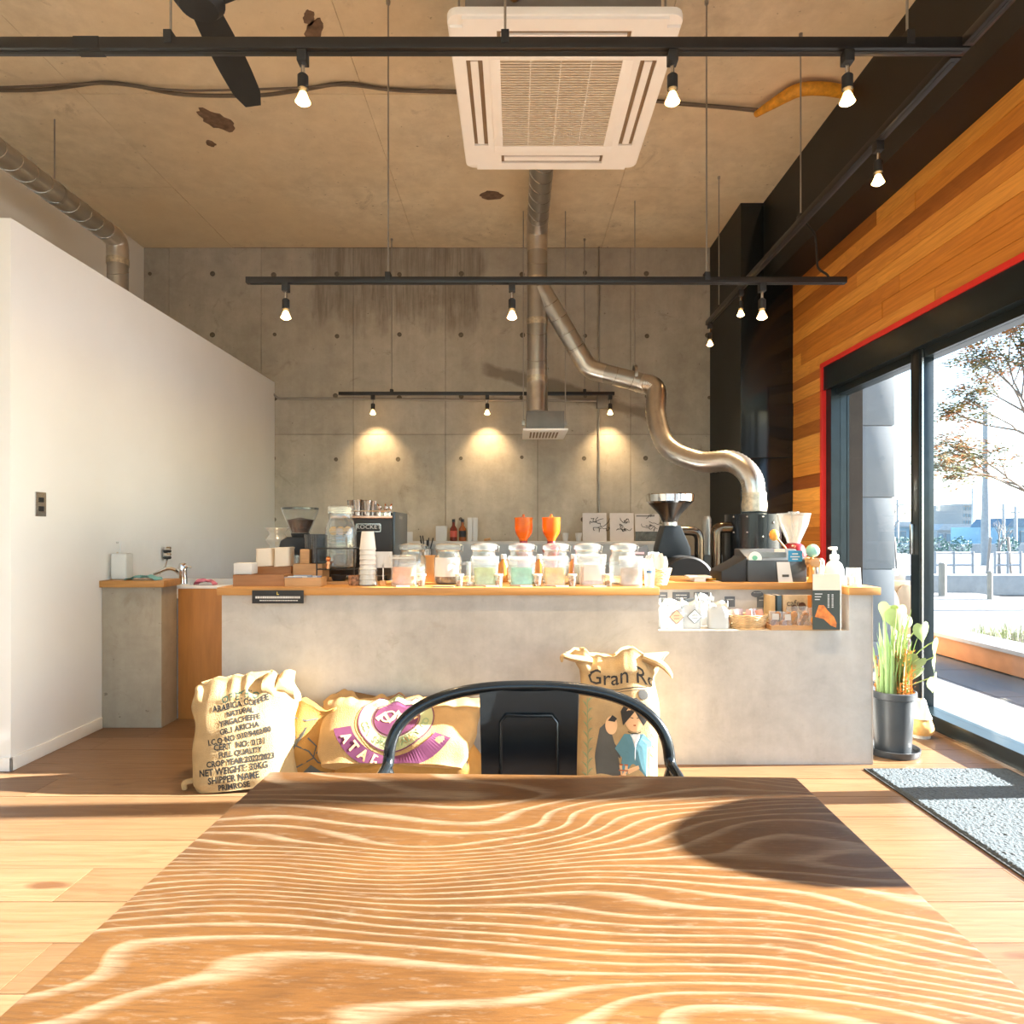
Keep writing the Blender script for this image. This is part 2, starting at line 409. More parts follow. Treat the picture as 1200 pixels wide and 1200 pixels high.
# --- back wall: cast panels with joints and tie holes
wb = struct('wall_back', MB().box(LX-.2, RX+.3, BY+.012, BY+.25, -.12, CZ+.2), M_joint)
jx = [LX, -3.383, -2.483, -1.583, -.683, .217, 1.125, 2.025, RX+.1]; jz = [0, .268, 2.068, CZ]
for i in range(len(jx)-1):
    for k in range(len(jz)-1):
        MB().box(jx[i]+.002, jx[i+1]-.002, BY+random.uniform(-.0015, .0015), BY+.014, jz[k]+.002, jz[k+1]-.002).build('panel', M_concW, wb, smooth=False)
M_tie = pm('tie_hole_mortar', (.13, .11, .08), .9, var=.3, scale=50)
th = MB().lathe([(.021, .004), (.021, -.002), (.012, -.0005)], 14, axis='y').mesh('tie_hole', M_tie)
for k in range(5):
    for i in range(-6, 5):
        X = .067+.605*i
        if LX+.05 < X < 2.0:
            o = bpy.data.objects.new('tie_hole', th); C.objects.link(o); o.parent = wb
            o.location = (X+random.uniform(-.012, .012), BY+.001, 3.635-.6*k+random.uniform(-.012, .012)); s_ = random.uniform(.8, 1.25); o.scale = (s_, 1, s_)
# --- ceiling: cast panels
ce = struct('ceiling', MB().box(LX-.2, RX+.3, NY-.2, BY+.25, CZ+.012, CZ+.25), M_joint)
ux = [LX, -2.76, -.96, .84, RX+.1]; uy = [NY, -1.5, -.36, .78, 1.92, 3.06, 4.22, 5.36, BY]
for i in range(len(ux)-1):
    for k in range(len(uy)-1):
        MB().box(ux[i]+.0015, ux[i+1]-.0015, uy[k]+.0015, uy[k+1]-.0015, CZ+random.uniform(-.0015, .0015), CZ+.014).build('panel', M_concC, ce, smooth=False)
M_scar = pm('ceiling_scar', (.17, .105, .065), .9, var=.35, scale=25)
def scar(px, py, rx, ry, rot, seed):
    random.seed(seed); Y = F*(CZ-H)/(CY-py); X = cx(px, Y); pts = []
    for i in range(22):
        a = 2*math.pi*i/22; k = random.uniform(.78, 1.08); u, v = rx*k*math.cos(a), ry*k*math.sin(a)
        pts.append((X+u*math.cos(rot)-v*math.sin(rot), Y+u*math.sin(rot)+v*math.cos(rot)))
    MB().prism(pts, CZ-.0035, CZ+.002, 'xy').build('scar', M_scar, ce, smooth=False)
scar(254, 141, .09, .14, -.5, 1); scar(247, 168, .035, .04, .2, 2); scar(368, 38, .045, .12, .5, 3); scar(576, 229, .11, .07, .2, 4); scar(362, 20, .03, .06, .4, 5)
# --- tall left wall, partition volume with baseboard, unseen wall behind the viewer, glazed tall for more sky light
struct('wall_left', MB().box(LX-.2, LX, NY-.2, BY+.2, -.12, CZ+.2), M_tall)
PX, PY, PZ = -2.35, 3.10, 2.576
struct('wall_partition', MB().box(LX, PX, PY, BY, 0, PZ), M_white, bevel=.004)
bb = struct('baseboard_partition', MB().box(PX, PX+.010, PY-.010, 3.775, 0, .062).box(LX, PX+.010, PY-.010, PY, 0, .062), M_white, bevel=.002)
wr = struct('wall_front', MB().box(LX-.2, RX+.3, NY-.2, NY, 3.5, CZ+.2).box(LX-.2, -3.3, NY-.2, NY, -.12, 3.5).box(2.1, RX+.3, NY-.2, NY, -.12, 3.5), M_tall)
wf = struct('window_2', MB().box(-3.3, 2.1, NY-.12, NY-.04, 0, .09).box(-3.3, 2.1, NY-.12, NY-.04, 3.42, 3.5), M_frame)
for i in range(5): MB().box(-3.3+i*1.35-.04*(i > 0), -3.3+i*1.35+.04*(i < 4), NY-.12, NY-.04, .09, 3.42).build('mullion', M_frame, wf)
for i in range(4): MB().box(-3.3+i*1.35+.04, -3.3+(i+1)*1.35-.04, NY-.085, NY-.079, .09, 3.42).build('pane', M_glass, wf)
# --- right wall: backing, black beam, column, cedar boards, red trim, window
WT, FY = 2.37, 5.06                              # window head, far end of the window
WN = -2.2                                        # near end of the window
BZ = 3.20
wrr = struct('wall_right', MB().box(RX+.02, RX+.3, NY-.2, BY+.2, WT, CZ+.2).box(RX+.02, RX+.3, FY, BY+.2, -.12, WT).box(RX+.02, RX+.3, NY-.2, WN, -.12, WT), M_joint)
bw = .1045
bd = MB().box(0, 1, 0, 1, 0, 1).mesh('board', M_cedar, smooth=False)
def board(y0, y1, z0, z1):
    o = bpy.data.objects.new('board', bd); C.objects.link(o); o.parent = wrr
    o.location = (RX+random.uniform(-.003, .002), y0+.001, z0+.0012); o.scale = (.024, y1-y0-.002, z1-z0-.0024)
random.seed(11)
z = WT
while z < BZ-.01:
    z1 = min(z+bw, BZ); yy = NY-random.random()
    while yy < 5.61:
        ln = random.uniform(1.0, 2.3); a, b_ = max(yy, NY), min(yy+ln, 5.61)
        if b_-a > .03: board(a, b_, z, z1)
        yy += ln
    z = z1
z = 0
while z < WT-.01:
    z1 = min(z+bw, WT); board(FY, 5.61, z, z1); board(NY, WN, z, z1); z = z1
struct('trim_1', MB().box(2.09, RX+.02, NY, 5.61, BZ, CZ), M_beam)
col = struct('column', MB().box(1.90, RX+.02, 5.615, BY, 0, CZ), M_beam)
for (z0, z1) in ((0, .62), (.62, 1.74), (1.74, 3.86)):
    MB().box(1.902, RX-.004, 5.607, 5.617, z0+.003, z1-.002).build('panel', M_black, col, bevel=.0015)
for zb in (.70, 1.64, 1.82, 2.6):
    for xb in (1.94, 2.30): MB().lathe([(.006, .0), (.006, .003), (.002, .005)], 8, (xb, 5.607, zb), 'y').build('screw', M_bk, col)
struct('trim_2', MB().box(RX-.012, RX+.02, WN-.03, FY+.03, WT-.006, WT+.026).box(RX-.012, RX+.02, FY-.004, FY+.028, 0, WT).box(RX-.012, RX+.02, WN-.03, WN, 0, WT), M_red)
wd = struct('window_1', MB().box(RX+.0, 2.50, WN, FY, 2.19, WT).box(RX, 2.47, WN, FY, -.02, .085).box(2.40, 2.50, WN, FY, 2.14, 2.19), M_frame)
MB().box(2.36, 2.48, FY-.085, FY-.006, .085, 2.19).build('jamb', M_frame, wd)
MB().box(2.475, 2.495, FY-.085, FY-.010, .085, 2.19).build('jamb_stop', M_frame, wd)
mull = [(3.915, 4.0), (2.765, 2.895), (1.115, 1.215), (-.55, -.45), (WN, WN+.08)]
for a, b_ in mull: MB().box(2.375, 2.462, a, b_, .085, 2.19).build('mullion', M_frame, wd, bevel=.002)
MB().box(2.385, 2.395, 3.904, 3.917, .085, 2.19).build('seal', M_steel, wd)
for a, b_ in [(4.0, FY-.085), (2.895, 3.915), (1.215, 2.765), (-.45, 1.115), (WN+.08, -.55)]:
    MB().box(2.425, 2.431, a, b_, .085, 2.14).build('pane', M_glass, wd)
MB().box(2.35, 2.375, 3.955, 3.972, .98, 1.16).build('handle', M_steel, wd, bevel=.003)
MB().box(RX-.016, RX+.004, WN, FY, 0, .012).build('threshold_strip', M_steel, wd)

# ================================================================== TABLE AND CHAIR
tb = thing('cafe_table', 'square wooden cafe table with limed grain in the foreground', 'table', (.016, .838, 0), R(-1.7))
MB().box(-.447, .447, -.30, .292, .668, .70).build('table_top', M_table, tb, bevel=.006, seg=3)
for sx in (-1, 1):
    for sy in (-1, 1):
        MB().box(sx*.39-.028, sx*.39+.028, sy*.235-.028, sy*.235+.028, 0, .667).build('leg', M_bkm, tb, bevel=.003)
for sy in (-1, 1): MB().box(-.362, .362, sy*.235-.012, sy*.235+.012, .60, .667).build('apron', M_bkm, tb)

def make_chair(name, label, loc, rz):
    t = thing(name, label, 'chair', loc, rz)
    # local: back at +y, seat towards -y
    pts = [(-.275, -.10, .60), (-.282, .03, .645)]
    n = 26
    for i in range(n+1):
        a = math.pi*(1-i/n); x = .275*math.copysign(abs(math.cos(a))**.85, math.cos(a)); zc = .655+.147*abs(math.sin(a))**.72
        pts.append((x, .10+.035*math.sin(a), zc))
    pts += [(.282, .03, .645), (.275, -.10, .60)]
    MB().tube(rounded(pts, .03, 2), .0115, 12).build('back_hoop', M_bk, t)
    sp = MB()
    def f(u, v):
        x = (u-.5)*(.196-.02*(1-v)); zt = .655+.147*abs(math.sin(math.acos(max(-1, min(1, x/.285)))))**.72-.004
        zv = .44+(zt-.44)*v
        return (x, .128-.02*(1-v)+.012*(2*u-1)**2*-1, zv)
    sp.grid(f, 9, 12); sp.grid(lambda u, v: (f(u, v)[0], f(u, v)[1]+.004, f(u, v)[2]), 9, 12)
    back = sp.build('back_splat', M_bk, t)
    r_ = [(-.048, .50), (.048, .50), (.055, .52), (.055, .735), (.045, .748), (-.045, .748), (-.055, .735), (-.055, .52)]
    MB().tube([(x, .117-.018*(1-(z-.44)/.38), z) for x, z in r_], .003, 6, closed=True).build('stamped_rib', M_bk, back)
    st = MB().prism([(-.19, -.24), (.19, -.24), (.205, -.05), (.18, .12), (-.18, .12), (-.205, -.05)], .435, .452, 'xy')
    st.build('seat', M_bk, t, bevel=.006)
    for s in (-1, 1):
        MB().tube(rounded([(s*.275, -.10, .60), (s*.265, -.19, .56), (s*.225, -.235, 0.012)], .06), .0115, 10).build('front_leg', M_bk, t)
        MB().tube(rounded([(s*.276, .08, .655), (s*.22, .12, .44), (s*.225, .20, 0.012)], .06), .0125, 10).build('rear_leg', M_bk, t)
    MB().tube([(-.225, -.22, .16), (.225, .185, .16)], .006, 8).tube([(.225, -.22, .172), (-.225, .185, .172)], .006, 8).build('cross_brace', M_bk, t)
    return t
make_chair('metal_armchair', 'black metal armchair with arched tube back behind the table', (cx(620, 1.31), 1.20, 0), 0)
# unseen round-backed chair, added beside the window so its back throws the table shadow
t = thing('unseen_round_back_chair', 'added unseen round-backed chair that shapes the shadow on the table', 'chair', (.99, .93, 0), R(-90))
def shell(u, v):
    a = (u-.5)*1.6; zc = .46+(.65*math.cos(a*.72)**.8)*v; return (.20*math.sin(a)*(1-.1*v), .20*math.cos(a)+.03*v, zc)
sh = MB().grid(shell, 20, 12); sh.grid(lambda u, v: tuple(Vector(shell(u, v))*1.0+Vector((0, .03, 0))), 20, 12)
sh.build('backrest', M_bkm, t)
MB().lathe([(.20, .42), (.215, .44), (.21, .47), (.15, .485)], 28).build('seat', M_bkm, t)
for a in (45, 135, 225, 315):
    MB().tube([(.14*math.cos(R(a)), .14*math.sin(R(a)), .42), (.21*math.cos(R(a)), .21*math.sin(R(a)), .012)], .013, 8).build('leg', M_bk, t)

# ================================================================== COUNTER
CF = 3.183                                        # counter front face
KX0, KX1, NX0, NX1 = -1.404, 1.706, .685, 1.596
kt = thing('bar_counter', 'long pale mortar bar counter with open niche at its right end', 'counter', (0, CF, 0))
NYD = .322
body = MB().box(KX0, NX0, 0, .80, 0, .812).box(NX0, KX1, 0, .80, 0, .637).box(NX0, NX1, NYD, .80, .637, .812).box(NX1, KX1, 0, .80, .637, .812)
body.build('body', M_concK, kt)
MB().box(NX0, NX1, .0, NYD, .637, .641).build('niche_floor', M_concK, kt)
M_trimw = pm('counter_edge_strip', (.55, .52, .48), .5)
MB().box(KX1, KX1+.003, -.003, .03, 0, .812).build('edge_strip', M_trimw, kt)
one('worktop', 'honey wood worktop on the long left run of the bar counter', 'worktop', MB().box(-1.412, .682, -.035, .80, .813, .85), M_top, (0, CF, 0), bevel=.003)
one('worktop', 'honey wood worktop over the niche and the right end of the counter', 'worktop',
    MB().prism([(.683, .285), (1.58, .285), (1.58, -.03), (1.732, -.03), (1.732, .80), (.683, .80)], .813, .85, 'xy'), M_top, (0, CF, 0), bevel=.003)
# left end: little mortar pillar, wood panel, sink cabinet
pl = thing('mortar_pillar', 'short mortar pillar with a wooden cap beside the sink', 'pillar', (0, 3.78, 0))
MB().box(PX+.001, -2.01, 0, .174, 0, .80).build('body', M_concP, pl, bevel=.004)
MB().box(PX+.001, -1.985, -.025, .17, .80, .838).build('cap', M_top, pl, bevel=.003)
sk = thing('sink_cabinet', 'orange wood sink cabinet with white sink behind the counter', 'cabinet', (0, 3.955, 0))
MB().box(-2.005, -1.42, 0, .02, 0, .775).build('front_panel', M_ply, sk, bevel=.002)
MB().box(PX+.001, -1.42, .02, .62, 0, .70).build('body', M_white, sk)
bas = MB().box(PX+.001, -1.42, .0, .06, .776, .795).box(PX+.001, -1.42, .56, .62, .70, .795).box(PX+.001, -2.2, .06, .56, .70, .795).box(-1.50, -1.42, .06, .56, .70, .795).box(-2.2, -1.50, .06, .56, .70, .712)
bas.build('basin', M_white, sk, bevel=.004)
one('splash_panel', 'thin white splash panel on the partition above the sink', 'panel', MB().box(0, .006, 0, 1.35, 0, .26), pm('white_splash_panel', (.86, .87, .86), .3, var=.02), (PX+.001, 3.95, .80))
# faucet
fa = thing('faucet', 'chrome lever faucet with curved spout at the sink', 'faucet', (cx(214, 4.1), 4.1, .795))
MB().lathe([(.028, 0), (.026, .02), (.024, .075), (.028, .10), (.02, .125), (.006, .13)], 20).build('body', M_chrome, fa)
MB().tube(rounded([(0, 0, .05), (-.06, -.03, .105), (-.15, -.05, .06)], .09, 8), .012, 10).build('spout', M_chrome, fa)
MB().tube([(0, 0, .12), (.055, -.01, .10)], .008, 8).build('lever', M_chrome, fa)

# ================================================================== TRACKS AND LAMPS
def rail(name, label, a, b, rods, w=.036, h=.032, joints=()):
    a, b = Vector(a), Vector(b); t = thing(name, label, 'track rail', a)
    d = b-a
    if abs(d.x) > abs(d.y): mb = MB().box(0, d.x, -w/2, w/2, 0, h); sl_ = MB().box(.02, d.x-.02, -.006, .006, -.002, .0)
    else: mb = MB().box(-w/2, w/2, 0, d.y, 0, h); sl_ = MB().box(-.006, .006, .02, d.y-.02, -.002, 0)
    mb.build('channel', M_rail, t, bevel=.003); sl_.build('slot', M_bkm, t)
    for p in rods:
        q = Vector((p, a.y, 0))-a if abs(d.x) > abs(d.y) else Vector((a.x, p, 0))-a
        rd = MB().lathe([(.0045, h+.02), (.0045, CZ-a.z-.012)], 8, (q.x, q.y, 0)).build('rod', M_rod, t)
        MB().lathe([(.011, CZ-a.z-.018), (.011, CZ-a.z)], 8, (q.x, q.y, 0)).build('anchor', M_rod, rd)
        MB().box(q.x-.014, q.x+.014, q.y-w/2-.004, q.y+w/2+.004, h*.4, h+.024).build('clamp', M_bkm, rd, bevel=.002)
    for p in joints:
        q = Vector((p, a.y, 0))-a if abs(d.x) > abs(d.y) else Vector((a.x, p, 0))-a
        MB().box(q.x-.045, q.x+.045, q.y-w/2-.001, q.y+w/2+.001, -.001, h+.001).build('coupler', M_bkm, t)
    return t
SA, ZA = F/2.37, H+1.71
ZB = H+1.30; YB, YD, YA, XC = 3.48, 6.30, 2.37, 1.59
rail('track_rail', 'black track rail nearest the viewer, crossing below the air conditioner', (-2.45, YA, ZA), (XC+.018, YA, ZA), [cx(200, YA), cx(592, YA), cx(1063, YA)], .045, .04, (cx(105, YA),))
rail('track_rail', 'black track rail running lengthwise along the wooden window wall', (XC, YA+.03, ZA), (XC, 5.50, ZA), [3.71, 5.20], .04, .036)
MB_near = rail('track_rail', 'short black track rail coming towards the viewer at the top right corner', (XC, .2, ZA), (XC, YA-.03, ZA), [1.0], .04, .036)
rail('track_rail', 'black track rail in mid air above the bar counter', (cx(289, YB), YB, ZB), (cx(991, YB), YB, ZB), [cx(455, YB), cx(828, YB)], .036, .032)
rail('track_rail', 'black track rail hung close to the concrete back wall', (cx(397, YD), YD, ZB), (cx(720, YD), YD, ZB), [cx(459, YD), cx(685, YD)], .034, .03)
M_bulb = pm('lamp_glow', (1, .8, .5), .3, emit=(1, .62, .26), es=7)
M_bulbg = thin_glass('lamp_bulb_glass', (1, .93, .8), 1.2, .1, (1, .8, .5))
def spot(label, x, y, z, tilt=(0, 0), power=20):
    t = thing('track_spotlight', label, 'spotlight', (x, y, z), 0, 'track spotlights')
    MB().box(-.017, .017, -.02, .02, -.042, 0).build('adapter', M_bkm, t, bevel=.003)
    MB().lathe([(.007, -.085), (.007, -.042)], 10).build('stem', M_steel, t)
    MB().lathe([(.012, -.135), (.019, -.132), (.019, -.085), (.012, -.078)], 16).build('socket', M_bkm, t)
    bl = MB().lathe([(.013, -.132), (.014, -.146), (.024, -.168), (.028, -.178)], 18, cap=False).build('bulb', M_bulbg, t)
    MB().lathe([(.0002, -.139), (.011, -.143), (.021, -.167), (.026, -.178), (.015, -.186), (.0002, -.188)], 18).build('glow', M_bulb, bl)
    li = bpy.data.lights.new('spot_beam', 'SPOT'); li.energy = power; li.color = (1, .68, .36); li.spot_size = R(95); li.spot_blend = .8; li.shadow_soft_size = .03
    lo = bpy.data.objects.new('spot_beam', li); C.objects.link(lo); lo.parent = t; lo.location = (0, 0, -.195); lo.rotation_euler = (R(tilt[0]), R(tilt[1]), 0)
    return t
for px, lb in ((355, 'lit track spotlight on the near rail, left of the air conditioner'), (788, 'lit track spotlight on the near rail, at the right edge of the air conditioner'), (993, 'lit track spotlight on the near rail, by the black beam')):
    spot(lb, cx(px, YA), YA, ZA)
for yv, lb in ((F*XC/(1029-CX), 'lit track spotlight on the lengthwise rail, nearest the viewer against the black beam'), (F*XC/(868-CX), 'lit track spotlight on the lengthwise rail, second from its far end'), (5.44, 'lit track spotlight at the far tip of the lengthwise rail')):
    spot(lb, XC, yv, ZA)
for px, lb in ((335, 'lit track spotlight at the left end of the rail above the counter'), (600, 'lit track spotlight in the middle of the rail above the counter'), (893, 'lit track spotlight near the right end of the rail above the counter')):
    spot(lb, cx(px, YB), YB, ZB)
for px, lb in ((437, 'lit track spotlight at the left end of the rail by the back wall'), (571, 'lit track spotlight in the middle of the rail by the back wall'), (715, 'lit track spotlight at the right end of the rail by the back wall')):
    spot(lb, cx(px, YD), YD, ZB, (26, 0), 9)
cb = [P(945, 262, 3.70), P(956, 275, 3.66), P(957, 300, 3.6), P(958, 315, 3.55), P(970, 322, 3.50), P(972, 328, 3.48)]
one('rail_cable', 'thin black cable hanging between two track rails at right', 'cable', MB().tube(rounded(cb, .05), .006, 8), M_bkm)

# ================================================================== AIR CONDITIONER, FAN, DUCTS
ac = thing('ceiling_air_conditioner', 'white four-way cassette air conditioner hung under the concrete ceiling', 'air conditioner', (.195, 3.13, H+2.0))
hw, hd = .465, .545
def rrect(a, b, r, n=5):
    out = []
    for (sx, sy, a0) in ((1, 1, 0), (-1, 1, 90), (-1, -1, 180), (1, -1, 270)):
        for i in range(n+1):
            an = R(a0+90*i/n); out.append((sx*(a-r)+r*math.cos(an), sy*(b-r)+r*math.sin(an)))
    return out
# frame plate built of bars round the slots
pan = MB()
outer = rrect(hw, hd, .045)
pan.prism(outer, .012, .045, 'xy')
pan.build('panel', M_acw, ac, bevel=.006)
sl1 = MB()
def bar(x0, x1, y0, y1, m=M_acw, nm='panel_bar', z0=0, z1=.012): return MB().box(x0, x1, y0, y1, z0, z1).build(nm, m, ac, bevel=.0015)
# slot geometry: left/right (x .33-.40), front/back
ox, ix, oy, iy = .405, .335, .475, .40
pb = MB().box(-hw+.008, -ox, -hd+.052, hd-.052, 0, .012).box(ox, hw-.008, -hd+.052, hd-.052, 0, .012)
pb.box(-ox, ox, -hd+.008, -oy, 0, .012).box(-ox, ox, oy, hd-.008, 0, .012)
pb.box(-ix, ix, -iy, -iy+.03, 0, .012).box(-ix, ix, iy-.03, iy, 0, .012).box(-ix, -ix+.03, -iy+.03, iy-.03, 0, .012).box(ix-.03, ix, -iy+.03, iy-.03, 0, .012)
for sx in (-1, 1):
    for sy in (-1, 1):
        x0, x1 = sorted((sx*.27, sx*ox)); y0, y1 = sorted((sy*iy, sy*oy)); pb.box(x0, x1, y0, y1, 0, .012)
        x0, x1 = sorted((sx*ix, sx*ox)); y0, y1 = sorted((sy*.31, sy*iy)); pb.box(x0, x1, y0, y1, 0, .012)
pb.build('fascia', M_acw, ac)
for sx in (-1, 1):
    x0, x1 = sorted((sx*ix, sx*ox)); MB().box(x0, x1, -.31, .31, .009, .0125).build('slot', M_acd, ac)
    x0, x1 = sorted((sx*(ix+.02), sx*(ox-.018))); MB().box(x0, x1, -.30, .30, .001, .009).build('louvre', M_acw, ac)
for sy in (-1, 1):
    y0, y1 = sorted((sy*iy, sy*oy)); MB().box(-.27, .27, y0, y1, .009, .0125).build('slot', M_acd, ac)
    y0, y1 = sorted((sy*(iy+.018), sy*(oy-.02))); MB().box(-.255, .255, y0, y1, .001, .009).build('louvre', M_acw, ac)
gr = MB().box(-ix+.03, ix-.03, -iy+.03, -iy+.085, -.003, .008).box(-ix+.03, ix-.03, iy-.085, iy-.03, -.003, .008).box(-ix+.03, -ix+.075, -iy+.085, iy-.085, -.003, .008).box(ix-.075, ix-.03, -iy+.085, iy-.085, -.003, .008).build('grille_frame', M_acw, ac, bevel=.002)
MB().box(-ix+.075, ix-.075, -iy+.085, iy-.085, .006, .011).build('filter', M_acg, ac)
sla = MB().box(-ix+.075, ix-.075, -.0032, .0032, -.001, .004).mesh('slat', M_acs, smooth=False)
for i in range(38):
    o = bpy.data.objects.new('slat', sla); C.objects.link(o); o.parent = ac; o.location = (0, -iy+.09+i*(2*iy-.18)/37, 0)
for i in range(1, 4): MB().box(-.26+i*.13-.002, -.26+i*.13+.002, -iy+.085, iy-.085, .001, .005).build('grille_rib', M_acw, ac)
MB().box(-.40, .40, -.42, .42, .045, .30).build('casing', M_grey, ac, bevel=.004)
for sx in (-1, 1):
    for sy in (-1, 1):
        MB().lathe([(.005, .05), (.005, CZ-H-2.0)], 8, (sx*.43, sy*.36, 0)).build('rod', M_rod, ac)
        MB().box(sx*.43-.03, sx*.43+.03, sy*.36-.02, sy*.36+.02, .10, .13).build('bracket', M_bkm, ac)
MB().tube(rounded([(-.2, -.42, .18), (-.2, -.52, .18), (-.2, -.55, .40), (-.2, -.55, CZ-H-2.0)], .05), .022, 10).build('pipe', pm('copper_pipe', (.55, .28, .10), .3, metal=.8), ac)

fan = thing('ceiling_fan', 'black ceiling fan with broad blades at the top left', 'ceiling fan', (cx(233, 2.72), 2.72, H+2.17))
MB().lathe([(.02, -.035), (.075, -.03), (.10, 0), (.10, .05), (.06, .10), (.02, .12)], 28).build('motor', M_bkm, fan)
MB().lathe([(.012, .12), (.012, CZ-H-2.17-.05)], 12).build('down_rod', M_bkm, fan)
MB().lathe([(.05, CZ-H-2.17-.06), (.06, CZ-H-2.17)], 20).build('canopy', M_bkm, fan)
for a in (-4, 116, 236):
    ca, sa = math.cos(R(a)), math.sin(R(a)); mb = MB()
    def bl(u, v, dz=0):
        wv = .058+.012*math.sin(math.pi*v)-.02*max(0, v-.85)/.15; x = (u-.5)*2*wv; yv = .07+.62*v
        return (x*ca+yv*sa, -x*sa+yv*ca, .012+x*.18+dz)
    mb.grid(bl, 5, 14); mb.grid(lambda u, v: bl(u, v, .006), 5, 14)
    mb.build('blade', M_bkm, fan)

def seams(pts, r, step, parent, nm='seam', mat=None, tilt=.5):
    """helical lock seams on a straight run: a raised ring every step"""
    a, b = Vector(pts[0]), Vector(pts[1]); d = (b-a); n = int(d.length/step); dn = d.normalized()
    up = Vector((0, 0, 1)) if abs(dn.z) < .9 else Vector((1, 0, 0)); u = dn.cross(up).normalized(); v = dn.cross(u)
    for i in range(1, n+1):
        c = a+dn*(i-.5)*d.length/n
        ring = [c+u*math.cos(2*math.pi*k/22)*r+v*math.sin(2*math.pi*k/22)*r+dn*tilt*r*math.cos(2*math.pi*k/22) for k in range(22)]
        MB().tube(ring, .0022, 5, closed=True).build(nm, mat or M_steel, parent)
DX, DY, DR = cx(629.5, 5.75), 5.75, .087
dz0 = H+2.62
du = thing('spiral_duct', 'galvanised duct dropping down mid wall with a branch bending to the coffee roaster', 'duct', (0, 0, 0))
vt, vb = dz0-.20, zz(436, DY)
MB().tube([(DX, DY-.22, dz0), (DX, 3.0, dz0)], DR, 24).build('ceiling_run', M_zinc, du)
seams([(DX, DY-.25, dz0), (DX, 3.0, dz0)], DR, .14, du)
MB().tube(rounded([(DX, DY-.24, dz0), (DX, DY, dz0), (DX, DY, vt)], .2, 7), DR+.002, 24).build('elbow', M_zinc2, du)
MB().tube([(DX, DY, vt+.02), (DX, DY, vb)], DR, 24).build('drop', M_zinc, du)
seams([(DX, DY, vt), (DX, DY, zz(345, DY))], DR, .16, du); seams([(DX, DY, zz(375, DY)), (DX, DY, vb)], DR, .16, du)
for ypx in (262, 330, 378, 445):
    zc = zz(ypx, DY); MB().lathe([(DR+.004, zc-.028), (DR+.004, zc+.028)], 24, (DX, DY, 0), cap=False).build('tape_band', M_tape, du)
zb = zz(482, DY)
MB().tube(rounded([(DX, DY, vb+.01), (DX, DY, vb-.10), (DX, DY-.03, zb-.02)], .15, 7), [DR+.003]*10, 24).build('boot', M_zinc2, du)
# branch: wye, sloped run, bend, run, bend, flexible hose down to the roaster
br = du
p0 = Vector((DX+.03, DY-.02, zz(338, DY))); p1 = P(690, 433, 5.70); p2 = P(757, 450, 5.55)
q = rounded([p0, p1, p2, P(768, 462, 5.5)], .16, 7)
MB().tube([p0, p0+(p1-p0)*.82], .078, 22).build('sloped_run', M_zinc, br)
seams([p0+(p1-p0)*.1, p0+(p1-p0)*.8], .078, .13, br)
MB().tube(rounded([p0+(p1-p0)*.78, p1, p1+(p2-p1)*.30], .13, 8), .081, 22).build('bend', M_zinc2, br)
MB().tube([p1+(p2-p1)*.26, p1+(p2-p1)*.92], .078, 22).build('level_run', M_zinc, br)
seams([p1+(p2-p1)*.3, p1+(p2-p1)*.88], .078, .1, br)
fx = [P(748, 448, 5.58), P(768, 456, 5.5), P(769, 488, 5.42), P(783, 524, 5.3), P(820, 541, 5.12), P(858, 541, 4.96), P(880, 560, 4.86), P(884, 590, 4.85)]
# smooth by Catmull-Rom
def cat(ps, n=14):
    ps = [ps[0]*2-ps[1]]+ps+[ps[-1]*2-ps[-2]]; out = []
    for i in range(1, len(ps)-2):
        a, b, c, d = ps[i-1:i+3]
        for k in range(n):
            s = k/n; out.append(.5*((2*b)+(c-a)*s+(2*a-5*b+4*c-d)*s*s+(3*b-a-3*c+d)*s**3))
    return out+[ps[-2]]
fp = cat(fx, 16)
MB().tube(fp, [.079+.0035*(i % 2) for i in range(len(fp))], 20).build('flexible_hose', M_zinc2, br)
e = P(884, 592, 4.85)
MB().lathe([(.086, e.z-.045), (.090, e.z), (.084, e.z+.05), (.086, e.z+.09)], 24, (e.x, e.y, 0), cap=False).build('collar', M_tape, br)
for (xp, yp, Yv) in ((741, 440, 5.6), (660, 400, 5.70)):
    pass
hb = P(744, 437, 5.58); MB().lathe([(.004, hb.z+.05), (.004, CZ)], 8, (hb.x, hb.y, 0)).build('hanger_rod', M_rod, br)
MB().lathe([(.084, -.012), (.084, .012)], 22, (hb.x, hb.y, hb.z-.02), 'x', cap=False).build('hanger_ring', M_rod, br)
# ventilator box with white grille
vx0, vx1, vz = cx(613, 5.5), cx(666, 5.5), H+.845
vb_ = thing('ventilator_box', 'grey ventilator box with white grille hanging under the duct', 'ventilator', ((vx0+vx1)/2, 5.78, vz))
hwv = (vx1-vx0)/2
MB().box(-hwv+.03, hwv-.02, -.12, .22, .02, .19).build('casing', M_grey, vb_, bevel=.004)
gp = MB().box(-hwv, hwv, -.27, .27, 0, .018).build('grille_plate', M_acw, vb_, bevel=.004)
for i in range(9): MB().box(-hwv+.06+i*.028, -hwv+.076+i*.028, -.17, .17, -.001, .001).build('vent_slot', M_acd, gp)
for sx in (-1, 1): MB().lathe([(.0045, .10), (.0045, CZ-vz)], 8, (sx*(hwv-.005), -.02, 0)).box(sx*(hwv-.005)-.012, sx*(hwv-.005)+.012, -.035, -.005, .08, .12).build('rod', M_rod, vb_)
